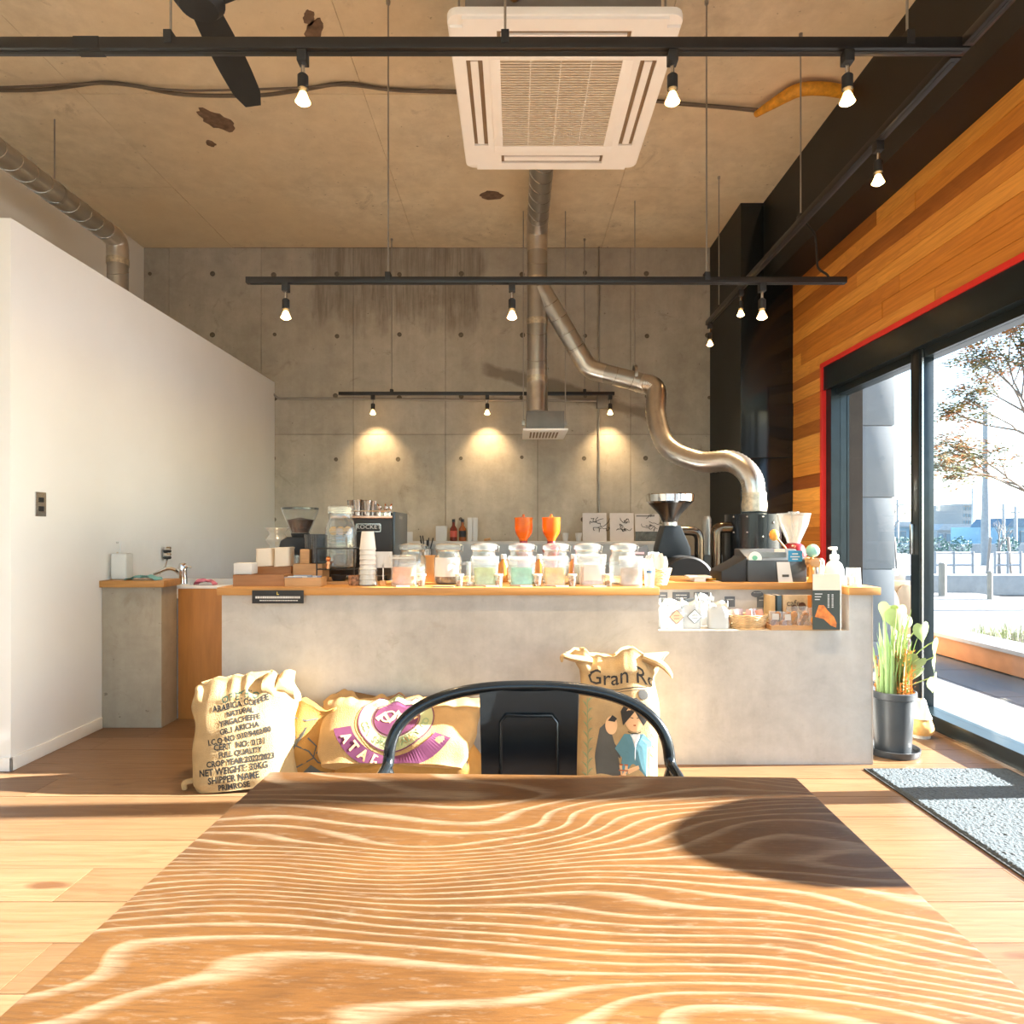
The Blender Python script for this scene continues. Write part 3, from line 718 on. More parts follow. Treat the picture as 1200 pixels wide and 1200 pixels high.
# duct along the tall left wall
dl = thing('spiral_duct', 'galvanised spiral duct under the ceiling above the white partition', 'duct', (0, 0, 0))
lx, ly, lz = -3.1, 5.19, zz(281, 5.19)
MB().tube([(lx, 1.2, lz), (lx, ly-.14, lz)], .075, 22).build('level_run', M_zinc, dl)
seams([(lx, 1.2, lz), (lx, ly-.14, lz)], .075, .13, dl)
MB().tube(rounded([(lx, ly-.17, lz), (lx, ly, lz), (lx, ly, lz-.17)], .15, 8), .078, 22).build('elbow', M_zinc2, dl)
MB().tube([(lx, ly, lz-.15), (lx, ly, PZ)], .075, 22).build('drop', M_zinc, dl)
seams([(lx, ly, lz-.18), (lx, ly, PZ)], .075, .14, dl)
MB().lathe([(.080, lz-.20), (.080, lz-.15)], 22, (lx, ly, 0), cap=False).build('tape_band', M_tape, dl)
yr = F*lx/(64-CX); MB().lathe([(.005, lz+.075), (.005, CZ)], 8, (lx, yr, 0)).build('hanger_rod', M_rod, dl)
MB().lathe([(.079, -.014), (.079, .014)], 22, (lx, yr, lz), 'y', cap=False).build('hanger_ring', M_rod, dl)
# cable run on the ceiling, wrapped pipe, conduit, junction box
def ceil(px, py, off=.012): Y = F*(CZ-off-H)/(CY-py); return Vector((cx(px, Y), Y, CZ-off))
one('ceiling_cable', 'bundle of thin cables clipped along the concrete ceiling', 'cable',
    MB().tube(cat([ceil(*p) for p in ((-40, 104), (15, 106), (62, 104), (118, 97), (160, 101), (215, 111), (300, 112), (350, 106), (405, 98), (455, 105), (530, 108), (640, 112), (760, 118), (800, 122), (850, 126), (888, 130))], 6), .011, 8)
    .tube(cat([ceil(p[0], p[1], .03) for p in ((-40, 102), (15, 102), (118, 98), (215, 106), (350, 103), (405, 100), (470, 107), (530, 106), (700, 113), (800, 121), (888, 128))], 6), .007, 8), M_cable)
wp = one('wrapped_pipe', 'orange foam-wrapped pipe end under the ceiling by the black beam', 'pipe',
    MB().tube(cat([ceil(886, 134, .05), ceil(905, 122, .06), ceil(935, 106, .06), ceil(965, 104, .05), ceil(990, 108, .04), ceil(1008, 112, .04)], 6), [.02+.018*min(1, i/10) for i in range(31)], 12), M_yel)
Yc = BY-.02
one('conduit', 'thin grey conduit running along the back wall behind the far rail', 'conduit',
    MB().tube(rounded([P(318, 459, Yc), P(325, 467, Yc), P(400, 467, Yc), P(560, 469, Yc), P(700, 470, Yc)], .06), .011, 10), M_rod)
one('conduit', 'grey vertical conduit from ceiling to shelf on the back wall, right of the duct', 'conduit', MB().lathe([(.009, 1.06), (.009, CZ)], 10, (cx(702, Yc), Yc, 0)), M_rod)
one('junction_box', 'grey square junction box at the right end of the far rail', 'junction box', MB().box(-.075, .075, -.05, .012, -.065, .065), M_grey, P(708, 471, BY-.012), bevel=.004)
# switch plate
swp = thing('switch_plate', 'steel double switch plate on the white partition wall', 'switch', (PX, 3.29, zz(591, 3.29)))
MB().box(0, .006, -.036, .036, -.06, .06).build('plate', M_steel, swp, bevel=.0015)
for zc in (-.022, .022): MB().box(.005, .009, -.015, .015, zc-.012, zc+.012).build('switch', M_bkm, swp)

# ================================================================== COFFEE SACKS
NE = .55
class Sack:
    k = .3
    def __init__(s, w, h, d, wp, dp, amp=.012, seed=0, top=0.0):
        s.w, s.h, s.d, s.wp, s.dp, s.amp, s.seed, s.top = w, h, d, wp, dp, amp, seed, top
    def lerp(s, tab, v):
        for (a, x), (b, y) in zip(tab, tab[1:]):
            if v <= b:
                k = (v-a)/(b-a); k = k*k*(3-2*k); return x+(y-x)*k
        return tab[-1][1]
    def pos(s, ca, sa, v, off=0):
        w = s.w/2*s.lerp(s.wp, v); d = s.d/2*s.lerp(s.dp, v)
        x = w*math.copysign(abs(ca)**NE, ca); y = d*math.copysign(abs(sa)**NE, sa)
        z = s.h*v
        nn = noise.noise(Vector((x*5+s.seed, y*5, z*5)))+.5*noise.noise(Vector((x*11+s.seed, y*11, z*6)))
        k = s.amp*nn+off
        z += s.top*v**4*(noise.noise(Vector((x*9, s.seed, 2)))+.6*noise.noise(Vector((x*22, s.seed, 5))))
        return Vector((x+ca*k, y+sa*k, max(z, .0)))
    def skin(s, nu=180, nv=130):
        mb = MB()
        def f(u, v):
            fr_ = u < .5; k = -1+4*u if fr_ else 3-4*u; q_ = math.sin(math.pi/2*k); ca = math.copysign(abs(q_)**(1/NE), q_)
            return s.pos(ca, (-1 if fr_ else 1)*math.sqrt(max(0, 1-ca*ca)), v)
        mb.grid(f, nu, nv, True)
        mb.f.append(tuple(reversed(range(nu)))); mb.f.append(tuple(range((nv-1)*nu, nv*nu))); return mb
    def front(s, x, z, off=.004):
        v = min(max(z/s.h, 0), 1); w = s.w/2*s.lerp(s.wp, v); q_ = max(-.97, min(.97, x/w)); ca = math.copysign(abs(q_)**(1/NE), q_)
        return s.pos(ca, -math.sqrt(max(0, 1-ca*ca)), v, off*s.k)
    def ink(s, name, polys, mat, parent, off=.004):
        """polys: list of (verts2d, faces) in front coordinates"""
        mb = MB()
        for vs, fs in polys: mb.add([s.front(x, z, off) for x, z in vs], fs)
        return mb.build(name, mat, parent, smooth=False)
def tx(body, x, z, size, sx=1.0, rot=0, bold=0):
    vs, fs = text_geo(body, size, sx, 'CENTER', bold); c, s_ = math.cos(rot), math.sin(rot)
    return [(x+a*c-b*s_, z+a*s_+b*c) for a, b in vs], fs
def fillpoly(pts, n=10):
    """fan of rings so that it follows the cloth"""
    cxm = sum(p[0] for p in pts)/len(pts); czm = sum(p[1] for p in pts)/len(pts); m = len(pts)
    vs = [(cxm, czm)]; fs = []
    R_ = 4
    for r in range(1, R_+1): vs += [(cxm+(a-cxm)*r/R_, czm+(b-czm)*r/R_) for a, b in pts]
    for i in range(m): fs.append((0, 1+i, 1+(i+1) % m))
    for r in range(R_-1):
        for i in range(m): fs.append((1+r*m+i, 1+(r+1)*m+i, 1+(r+1)*m+(i+1) % m, 1+r*m+(i+1) % m))
    return vs, fs
def ell(cx_, cz_, a, b, n=40, a0=0, a1=360): return [(cx_+a*math.cos(R(a0+(a1-a0)*i/n)), cz_+b*math.sin(R(a0+(a1-a0)*i/n))) for i in range(n+(0 if a1-a0 >= 360 else 1))]
def ringpoly(cx_, cz_, a0, b0, a1, b1, s0=0, s1=360, n=48):
    vs = []; fs = []
    for i in range(n+1):
        t_ = R(s0+(s1-s0)*i/n); vs += [(cx_+a0*math.cos(t_), cz_+b0*math.sin(t_)), (cx_+a1*math.cos(t_), cz_+b1*math.sin(t_))]
        if i: fs.append((2*i-2, 2*i-1, 2*i+1, 2*i))
    return vs, fs
def stroke(pts, wd):
    vs = []; fs = []
    for i, (a, b) in enumerate(pts):
        p, q_ = pts[max(0, i-1)], pts[min(len(pts)-1, i+1)]; dx, dz = q_[0]-p[0], q_[1]-p[1]; l = math.hypot(dx, dz) or 1
        vs += [(a-dz/l*wd, b+dx/l*wd), (a+dz/l*wd, b-dx/l*wd)]
        if i: fs.append((2*i-2, 2*i-1, 2*i+1, 2*i))
    return vs, fs

# sack 1: upright, lettered
S1 = Sack(.45, .47, .25, [(0, .93), (.08, 1.0), (.35, .98), (.55, .93), (.75, 1.02), (.9, .93), (1, .80)], [(0, .9), (.1, 1), (.5, .95), (.8, .7), (1, .22)], .013, 3, .05)
t = thing('coffee_sack', 'upright jute coffee sack printed with black shipping text, leftmost of the sacks', 'sack', (cx(292, 2.95), 2.95, 0), R(6))
t.rotation_euler = (R(-7), R(-4), R(8))
S1.skin().build('cloth', M_jute2, t)
lines = [('OF ETHIO', .388, .042, pm('dark_green_ink', (.05, .09, .06), .8)), ('ARABICA COFFEE', .355, .036, M_ink), ('NATURAL', .322, .030, M_ink), ('YIRGACHEFFE', .290, .032, M_ink), ('GR.1 ARICHA', .257, .032, M_ink), ('I.C.O NO 010/9402/00', .222, .033, M_ink),
         ('CERT  NO: 0131', .188, .036, M_ink), ('FULL QUALITY', .155, .032, M_ink), ('CROP YEAR:2022/2023', .122, .034, M_ink), ('NET WEIGHT: 30KG', .088, .038, M_ink), ('SHIPPER NAME', .053, .038, M_ink), ('PRIMROSE', .019, .034, M_ink)]
for i, (bd_, z_, sz, mt) in enumerate(lines):
    off_ = -.03 if i > 8 else .0
    S1.ink('printed_line', [tx(bd_, off_+.0, z_, sz, .84, R(2 if i > 5 else 7), .0012)], mt, t)
MB().tube(cat([Vector((-.21, -.06, .05)), Vector((-.245, -.07, .045)), Vector((-.25, -.06, .02))], 5), [.012]*11, 8).build('tied_corner', M_jute2, t)
MB().grid(lambda u, v: (.09+.12*u+.02*math.sin(7*u), -.03-.06*math.sin(math.pi*v)+.02*u, .46-.13*v+.02*math.sin(9*u+3*v)), 12, 12).build('top_flap', M_jute2, t)
# sack 4: golden, dark print, wedged between
S4 = Sack(.30, .32, .2, [(0, .95), (.2, 1.04), (.6, 1), (1, .7)], [(0, .9), (.4, 1), (1, .3)], .018, 9, .04)
t = thing('coffee_sack', 'small golden coffee sack with dark drawn pattern wedged between two bigger sacks', 'sack', (cx(368, 3.0), 3.03, 0), 0)
S4.k = .8
S4.skin(110, 80).build('cloth', M_jute3, t)
random.seed(5)
S4.ink('printed_drawing', [fillpoly([(-.10, .05), (-.12, .13), (-.09, .21), (-.02, .24), (-.03, .21), (-.07, .18), (-.08, .11), (-.05, .05)]), fillpoly([(.03, .14), (.06, .19), (.115, .20), (.12, .15), (.07, .13)]),
       fillpoly([(-.03, .05), (.01, .09), (.05, .06), (.09, .05), (.03, .02)]), stroke([(-.06, .17), (.0, .15), (.04, .10), (.09, .09), (.12, .12)], .003), stroke([(-.05, .08), (.02, .12), (.03, .17), (-.01, .2)], .003), stroke([(.05, .14), (.055, .10), (.09, .07)], .0025),
       stroke([(-.12, .23), (-.08, .27), (-.03, .26), (.02, .28)], .003)], M_inkd, t)
# sack under the slumped one
S5 = Sack(.66, .18, .26, [(0, .95), (.4, 1), (1, .85)], [(0, .95), (.5, 1), (1, .6)], .018, 21, .02)
t = thing('coffee_sack', 'golden coffee sack lying flat underneath the one with the purple emblem', 'sack', (cx(478, 2.96), 2.97, 0), 0)
S5.skin(110, 44).build('cloth', M_jute3, t)
S5.ink('printed_mark', [fillpoly([(.24, .17), (.29, .17), (.27, .10)])], M_ink, t)
# sack 2: slumped with round emblem
S2 = Sack(.72, .36, .15, [(0, .86), (.15, .92), (.6, .97), (.9, 1.04), (1, 1.06)], [(0, .4), (.3, 1), (.7, .9), (1, .2)], .016, 14, .06)
t = thing('coffee_sack', 'slumped jute coffee sack with a round purple and green emblem', 'sack', (cx(462, 2.92), 2.86, .10), 0)
t.rotation_euler = (R(-50), R(1), R(-1))
S2.k = .7
S2.skin(180, 110).build('cloth', M_jute, t)
ez = .20
S2.ink('emblem_ring', [ringpoly(-.005, ez, .165, .150, .105, .095)], M_inkl, t, .005)
S2.ink('emblem_outline', [ringpoly(-.005, ez, .169, .154, .164, .149), ringpoly(-.005, ez, .107, .097, .103, .093)], M_inkp, t, .007)
S2.ink('emblem_disc', [fillpoly(ell(-.005, ez, .098, .088))], M_inkp, t, .006)
S2.ink('emblem_scroll', [stroke([(-.09, ez-.01), (-.06, ez+.025), (-.03, ez-.02), (0, ez+.03), (.03, ez-.02), (.06, ez+.025), (.085, ez)], .011), ringpoly(-.04, ez+.005, .035, .03, .027, .022), ringpoly(.035, ez+.0, .035, .03, .027, .022)], M_skin, t, .008)
pol = []
for i, ch in enumerate('GON SPECIALTY CO'):
    a = 196+i*10.6
    pol.append(tx(ch, -.005+.135*math.cos(R(a)), ez+.122*math.sin(R(a)), .042, 1, R(a+90), .001)) if ch != ' ' else None
S2.ink('emblem_lettering', pol, M_inkg, t, .008)
S2.ink('printed_banner', [ringpoly(-.005, ez, .275, .225, .20, .168, 195, 335)], M_inkp, t, .006)
pol = []
for i, ch in enumerate('ATARA'):
    a = 212+i*14; pol.append(tx(ch, -.005+.238*math.cos(R(a)), ez+.196*math.sin(R(a)), .055, 1, R(a+90), .002))
S2.ink('banner_lettering', pol, M_skin, t, .008)
# sack 3: Gran Re
S3 = Sack(.36, .565, .25, [(0, .96), (.08, 1.0), (.5, .98), (.84, .93), (.93, 1.05), (1, 1.28)], [(0, .9), (.1, 1), (.6, .95), (.85, .6), (1, .25)], .014, 33, .07)
t = thing('coffee_sack', 'tall jute coffee sack with large lettering over a printed couple, right of the chair back', 'sack', (cx(724, 3.0), 3.02, 0), R(-4))
S3.skin().build('cloth', M_jute2, t)
S3.ink('lettering', [tx('Gran Re', .015, .470, .092, .95, 0, .0005), stroke([(-.10+.02*i, .432-.012*math.sin(math.pi*i/11)) for i in range(12)], .0018), stroke([(-.10+.02*i, .422-.012*math.sin(math.pi*i/11)) for i in range(12)], .001)], M_ink, t)
S3.ink('robe_left', [fillpoly([(-.115, .02), (-.105, .15), (-.085, .255), (-.05, .29), (-.025, .29), (-.035, .24), (-.02, .19), (.0, .16), (.02, .02)])], M_inkd, t)
S3.ink('robe_right', [fillpoly([(.0, .02), (.01, .13), (-.02, .17), (.02, .235), (.05, .235), (.10, .235), (.135, .20), (.135, .02)])], M_inkb, t, .0065)
S3.ink('collar', [fillpoly([(.045, .235), (.085, .235), (.065, .12)])], M_paper, t, .0075)
S3.ink('faces', [fillpoly(ell(.062, .30, .040, .055)), fillpoly(ell(-.035, .27, .026, .04)), fillpoly([(.03, .08), (.08, .10), (.085, .085), (.04, .06)]), fillpoly([(-.0, .02), (.0, .10), (.035, .10), (.035, .02)])], M_skin, t, .0075)
S3.ink('hair', [fillpoly([(.015, .27), (.005, .33), (.03, .375), (.07, .385), (.11, .36), (.118, .30), (.10, .27), (.10, .33), (.06, .345), (.03, .33)]), fillpoly(ell(.10, .40, .02, .02)), fillpoly([(-.05, .29), (-.03, .315), (-.01, .30), (-.02, .285)]),
       stroke([(.045, .305), (.058, .302)], .0016), stroke([(.072, .302), (.086, .305)], .0016), stroke([(.035, .245), (.05, .238), (.075, .238), (.09, .245)], .0018)], M_ink, t, .0085)
S3.ink('printed_cup', [stroke([(.0, .10), (.036, .10)], .003), stroke([(-.003, .075), (.037, .075)], .0025), stroke([(-.003, .05), (.04, .05)], .0025), stroke([(.058, .272), (.068, .272)], .003)], pm('red_brown_ink', (.42, .10, .03), .8), t, .009)
lv = []
random.seed(8)
for i in range(16):
    z_ = .03+.022*i; sd = 1 if i % 2 else -1
    lv.append(fillpoly([(-.135, z_), (-.135+sd*.012, z_+.018), (-.135+sd*.022, z_+.03), (-.135+sd*.006, z_+.022)]))
    if i > 3: lv.append(fillpoly([(.150, z_), (.150+sd*.010, z_+.018), (.150+sd*.018, z_+.03), (.150+sd*.004, z_+.022)]))
lv.append(stroke([(-.135, .02+.03*i) for i in range(13)], .0016))
S3.ink('leaf_border', lv, M_inkg, t)
for sx, pts in ((-1, [(-.12, -.02, .53), (-.20, -.04, .545), (-.245, -.05, .555), (-.25, -.06, .53)]), (1, [(.12, -.02, .55), (.19, -.05, .525), (.225, -.06, .49), (.235, -.06, .465)])):
    MB().tube(cat([Vector(p) for p in pts], 5), [.035, .034, .033, .032, .03, .028, .026, .024, .022, .02, .018, .016, .014, .012, .010, .006][:16], 10, flat=.55).build('gathered_corner', M_jute2, t)

# ================================================================== ON THE LEFT WORKTOP
WZ = .85
def at(px, Y, z=WZ): return (cx(px, Y), Y, z)
# trays and boxes
def crate(label, px0, px1, Y, z0, h, d, mat, name='wooden_box', open_=True):
    x0, x1 = cx(px0, Y), cx(px1, Y); w_ = (x1-x0)/2; t_ = .008
    t = thing(name, label, 'box', ((x0+x1)/2, Y+d/2, z0))
    MB().box(-w_, w_, -d/2, d/2, 0, t_).build('bottom', mat, t)
    for s in (-1, 1):
        MB().box(-w_, w_, s*(d/2)-(t_ if s > 0 else 0), s*(d/2)+(0 if s > 0 else t_), t_, h).build('side', mat, t)
        MB().box(s*w_-(t_ if s > 0 else 0), s*w_+(0 if s > 0 else t_), -d/2+t_, d/2-t_, t_, h).build('end', mat, t)
    return t
crate('long low brown wooden box at the left end of the worktop', 273, 333, 3.22, WZ, .055, .12, M_boxd)
crate('small light wooden tray of sugar sticks beside the water stand', 333.6, 376, 3.20, WZ, .042, .10, M_box)
crate('brown wooden box under the cream napkins', 300, 341, 3.40, WZ, .085, .14, M_boxd)
crate('light wooden box below the smoky ribbed glasses', 343.5, 377.5, 3.38, WZ, .10, .13, M_box)
one('paper_box', 'white square paper cup box on the long wooden box', 'box', MB().box(-.045, .045, -.04, .04, 0, .055), M_paper, (cx(288, 3.28), 3.28, WZ+.056), bevel=.006)
for i, (a, b_, h) in enumerate(((301, 322, .09), (322.5, 343, .095))):
    x0, x1 = cx(a, 3.45), cx(b_, 3.45); w_ = (x1-x0)/2
    one('napkin_stack', 'cream napkin stack in the wooden box, '+('left one' if i == 0 else 'right one next to the grinder'), 'napkins',
        MB().grid(lambda u, v: (w_*.96*(1-.1*v)*math.copysign(abs(math.cos(2*math.pi*u))**.4, math.cos(2*math.pi*u)), .05*math.copysign(abs(math.sin(2*math.pi*u))**.4, math.sin(2*math.pi*u)), h*v+.004*math.sin(9*u)), 32, 6, True).prism([(-w_*.86, -.042), (w_*.86, -.042), (w_*.86, .042), (-w_*.86, .042)], h-.004, h+.002, 'xy'), M_cream, ((x0+x1)/2, 3.46, WZ+.085), group='napkin stacks')
for i in range(5): one('sugar_stick', ['leftmost blue', 'left white', 'middle blue', 'right white', 'rightmost blue'][i]+' sugar stick in the small light wooden tray', 'sugar stick', MB().box(-.045, .045, -.007, .007, 0, .008), [pm('blue_sachet', (.25, .33, .45), .5), M_paper][i % 2], (cx(345+i*5, 3.25), 3.225+i*.011, WZ+.036+.004*(i % 3)), R(random.uniform(-9, 9)), group='sugar sticks')
one('wood_block', 'small upright light wood block beside the ribbed glasses', 'block', MB().box(-.024, .024, -.02, .02, 0, .073), M_box, (cx(357, 3.40), 3.42, WZ+.101), bevel=.002)
def glass(name, label, px, Y, z, r, h, mat, ribs=0, cat_='glass', group=None):
    t = MB(); n = 32
    def f(u, v, rr): a = 2*math.pi*u; k = rr*(.86+.14*v)*(1+(.03*math.cos(ribs*a) if ribs else 0)); return (k*math.cos(a), k*math.sin(a), .004+(h-.004)*v)
    nn = 96 if ribs else 28
    t.grid(lambda u, v: f(u, v, r), nn, 4, True); t.grid(lambda u, v: f(u, .05+.95*v, r-.003), nn, 4, True)
    t.lathe([(r*.84, 0), (r*.86, .004)], 24)
    return one(name, label, cat_, t, mat, (cx(px, Y), Y, z), group=group)
M_smoke = thin_glass('smoked_glass', (.34, .40, .43), 1.8, .02)
for i, px in enumerate((366.5, 374)):
    glass('ribbed_glass', 'tall smoky ribbed tumbler '+('nearer the grinder' if i == 0 else 'nearer the water jar'), px, 3.47-.05*i, WZ+.101, .042, .15, M_smoke, 16, group='ribbed tumblers')
glass('small_glass', 'small clear shot glass behind the wooden tray', 348, 3.40, WZ+.101, .018, .042, M_jar)
# grinder with glass hopper
t = thing('coffee_grinder', 'black espresso grinder with clear bean hopper left of the water jar', 'grinder', at(352, 3.72), R(20))
MB().prism([(-.075, 0), (.085, 0), (.085, .215), (.06, .235), (-.07, .235), (-.105, .215), (-.115, .17), (-.09, .13), (-.075, .08)], -.062, .062, 'xz').build('body', M_bkm, t, bevel=.008)
MB().lathe([(.045, .235), (.05, .25), (.05, .256)], 24).build('collar', M_bkm, t)
hp = MB().lathe([(.050, .256), (.052, .262), (.097, .375), (.1, .39)], 28, cap=False).build('hopper', M_jar, t)
MB().lathe([(.046, .258), (.046, .266), (.072, .33), (.001, .345)], 24).build('beans', M_bean, hp)
MB().lathe([(.101, .388), (.101, .398), (.03, .405), (.001, .406)], 28).build('lid', M_smoke, t)
MB().tube([(-.10, -.04, .12), (-.14, -.04, .11), (-.14, .04, .11), (-.10, .04, .12)], .006, 8).build('portafilter_fork', M_steel, t)
# clear plastic wrapped bundle beside the grinder
one('lid_stack', 'clear plastic wrapped stack of cup lids beside the grinder', 'lids', MB().grid(lambda u, v: ((.055+.012*math.sin(14*v))*math.cos(2*math.pi*u), (.055+.012*math.sin(14*v))*math.sin(2*math.pi*u), .17*v), 24, 20, True).lathe([(.05, .0), (.05, .004)], 20).lathe([(.05, .166), (.05, .17)], 20),
    M_pouch, at(325, 3.85, WZ+.12), 0)
one('cup_carton', 'pale carton behind the cream napkins below the wrapped lids', 'box', MB().box(-.06, .06, -.06, .06, 0, .118), M_paper, at(325, 3.85), 0, bevel=.003)
# water jar on wire stand
YW = 3.42
ws = thing('wire_stand', 'black wire stand carrying the glass water jar', 'stand', at(398, YW))
x0, x1 = cx(377, YW)-cx(398, YW), cx(419.5, YW)-cx(398, YW)
for zt in (.18, .075):
    MB().tube([(x0, -.085, zt), (x1, -.085, zt), (x1, .085, zt), (x0, .085, zt)], .0035, 6, closed=True).build('hoop', M_bkm, ws)
for (a, b_) in ((x0, -.085), (x1, -.085), (x1, .085), (x0, .085)): MB().tube([(a, b_, 0), (a, b_, .18)], .0035, 6).build('upright', M_bkm, ws)
for yb in (-.04, 0, .04): MB().tube([(x0, yb, .075), (x1, yb, .075)], .003, 6).build('bar', M_bkm, ws)
MB().box(x0-.005, x1+.005, -.09, .09, 0.0, .012).build('base_board', M_box, ws)
wj = thing('water_jar', 'big embossed glass water jar with copper tap and lemon slices', 'jar', at(399.5, YW, WZ+.0785))
jr = .079
prof = [(.055, 0), (.072, .004), (jr, .03), (jr, .20), (jr-.012, .232), (.058, .25), (.058, .275), (.062, .28), (.062, .29)]
MB().lathe(prof, 32, cap=False).lathe([(r-.004, z+.004) for r, z in prof[1:7]], 32).build('glass', M_jar, wj)
MB().lathe([(.066, .278), (.066, .312), (.058, .318), (.001, .319)], 30).build('screw_lid', thin_glass('clear_lid', (.9, .91, .9), 2.4, .10), wj)
M_water = thin_glass('water', (.86, .89, .88), 1.2, .05)
MB().lathe([(.001, .008), (.068, .008), (jr-.006, .032), (jr-.006, .19), (jr-.012, .205), (.001, .206)], 30).build('water', M_water, wj)
M_emb = thin_glass('embossed_glass', (.75, .79, .78), 2.5, .2)
for i in range(7): MB().tube([((jr+.001)*math.sin(a), -(jr+.001)*math.cos(a), .075+i*.018) for a in [R(-38+76*k/14) for k in range(15)]], .0028, 6).build('embossed_line', M_emb, wj)
tp = MB().tube([(-.035, -jr+.01, .028), (-.035, -jr-.03, .028)], .010, 12).build('tap', pm('copper', (.75, .30, .12), .2, metal=1), wj)
MB().tube([(-.035, -jr-.026, .03), (-.035, -jr-.03, .0)], .009, 10).build('tap_nozzle', MATS['copper'], tp); MB().sphere(.013, (-.035, -jr-.026, .05)).build('tap_lever', MATS['copper'], tp)
M_lem = pm('lemon_slice', (.75, .42, .10), .5)
for i, (a, b_) in enumerate(((-.03, -.03), (.01, -.045), (.04, -.02))): MB().lathe([(.022, -.003), (.022, .003)], 18, (a, b_, .19), 'y').build('lemon_slice', M_lem, wj)
one('drip_tray', 'small dark drip bowl under the tap of the water jar', 'bowl', MB().lathe([(.03, 0), (.042, .03), (.040, .03), (.028, .004)], 22), M_bkm, (cx(397, 3.42), 3.42, WZ+.0125))
# paper cup stack in a clear holder
pc = thing('paper_cup_stack', 'tall stack of upturned white paper cups in a clear holder', 'cups', at(431, 3.27))
for k in range(8): MB().lathe([(.039, .0), (.041, .003), (.039, .006), (.0295, .088), (.028, .09), (.001, .09)], 26, (0, 0, .004+k*.0245)).build('paper_cup', M_paper, pc)
MB().lathe([(.046, 0), (.046, .09)], 26, cap=False).lathe([(.046, 0), (.046, .003)], 26).build('holder', M_jar, pc)
# card on a wooden foot
cf = thing('menu_card', 'white card on a stick in a wooden foot between cups and jars', 'card', at(449, 3.30))
MB().box(-.014, .014, -.012, .012, 0, .022).build('foot', M_box, cf, bevel=.001); MB().box(-.0025, .0025, -.002, .002, .02, .10).build('stick', M_white, cf); MB().box(-.045, .045, -.002, .001, .085, .165).build('card', M_paper, cf)
one('spice_jar', 'small glass jar with brown beans behind the card foot', 'jar', MB().lathe([(.03, 0), (.032, .01), (.032, .045), (.028, .05)], 20), pm('bean_glass', (.3, .15, .08), .2, var=.6, scale=60), at(416, 3.28))
# espresso machine
em = thing('espresso_machine', 'black espresso machine with chrome cup rail and framed plate on its back', 'coffee machine', (-.825, 3.78, WZ))
MB().box(-.165, .165, -.21, .21, .03, .335).build('body', M_bkm, em, bevel=.006)
MB().box(.166, .178, -.205, .205, .02, .372).build('side_panel', pm('dark_slate_panel', (.06, .075, .085), .3, metal=.3), em, bevel=.004)
MB().box(-.178, -.166, -.205, .205, .02, .372).build('side_panel', MATS['dark_slate_panel'], em, bevel=.004)
MB().box(-.165, .165, -.212, .2, .336, .350).build('cup_tray', pm('copper_tray', (.62, .36, .24), .25, metal=1), em, bevel=.002)
for xb in (-.14, .14): MB().lathe([(.018, 0), (.022, .03)], 14, (xb, -.17, 0)).build('foot', M_bkm, em)
MB().tube([(-.16, -.205, .375), (.16, -.205, .375)], .004, 8).build('rail', M_chrome, em)
zt = .285
pf = MB().box(-.028, .104, -.2135, -.211, zt-.022, zt+.022).build('name_plate', M_bkm, em)
fr = MB()
for (a, b_, c_, d_) in ((-.028, .104, zt+.019, zt+.022), (-.028, .104, zt-.022, zt-.019), (-.028, -.025, zt-.022, zt+.022), (.101, .104, zt-.022, zt+.022)): fr.box(a, b_, -.215, -.2125, c_, d_)
fr.build('plate_border', M_steel, pf)
vs_, fs_ = text_geo('ROCKET', .031, 1.12); MB().add([(.038+a, -.2145, zt+.004+b) for a, b in vs_], fs_).build('lettering', M_paper, pf, smooth=False)
vs_, fs_ = text_geo('Rocket', .03, 1.1); MB().add([(.1786, -.02+a*1.0, .345+b) for a, b in vs_], fs_).build('side_lettering', M_paper, em, smooth=False)
cupm = MB().lathe([(.020, 0), (.024, .002), (.031, .085), (.033, .088), (.031, .088), (.023, .006), (.001, .006)], 20).mesh('steel_cup', M_steel)
for i, (px, zx, yy_) in enumerate(((412, .0, 3.70), (419, .004, 3.66), (424.5, .0, 3.71), (430.5, -.006, 3.66), (436.5, -.012, 3.70))):
    o = bpy.data.objects.new('steel_cup', cupm); C.objects.link(o); o.location = (cx(px, yy_), yy_, WZ+.351); o.scale = (.8, .8, 1+zx*4)
    tag(o, ['leftmost', 'second from left', 'middle', 'second from right', 'rightmost'][i]+' of the five steel tumblers on the espresso machine', 'cup', 'steel tumblers on the espresso machine')
for i, px in enumerate((445, 451, 457)):
    t = thing('tamper', ['leftmost', 'middle', 'rightmost'][i]+' small steel tamper at the right edge of the espresso machine', 'tamper', (cx(px, 3.66), 3.66+.02*(i % 2), WZ+.351), 0, 'tampers on the espresso machine')
    MB().lathe([(.016, 0), (.016, .016), (.006, .02), (.005, .03), (.011, .038), (.012, .052), (.004, .058)], 16).build('body', M_chrome, t)
    MB().tube([(0, 0, .05), (.012*(i-1), -.01, .066)], .004, 6).build('handle_tip', pm('copper', (.7, .3, .1)), t)

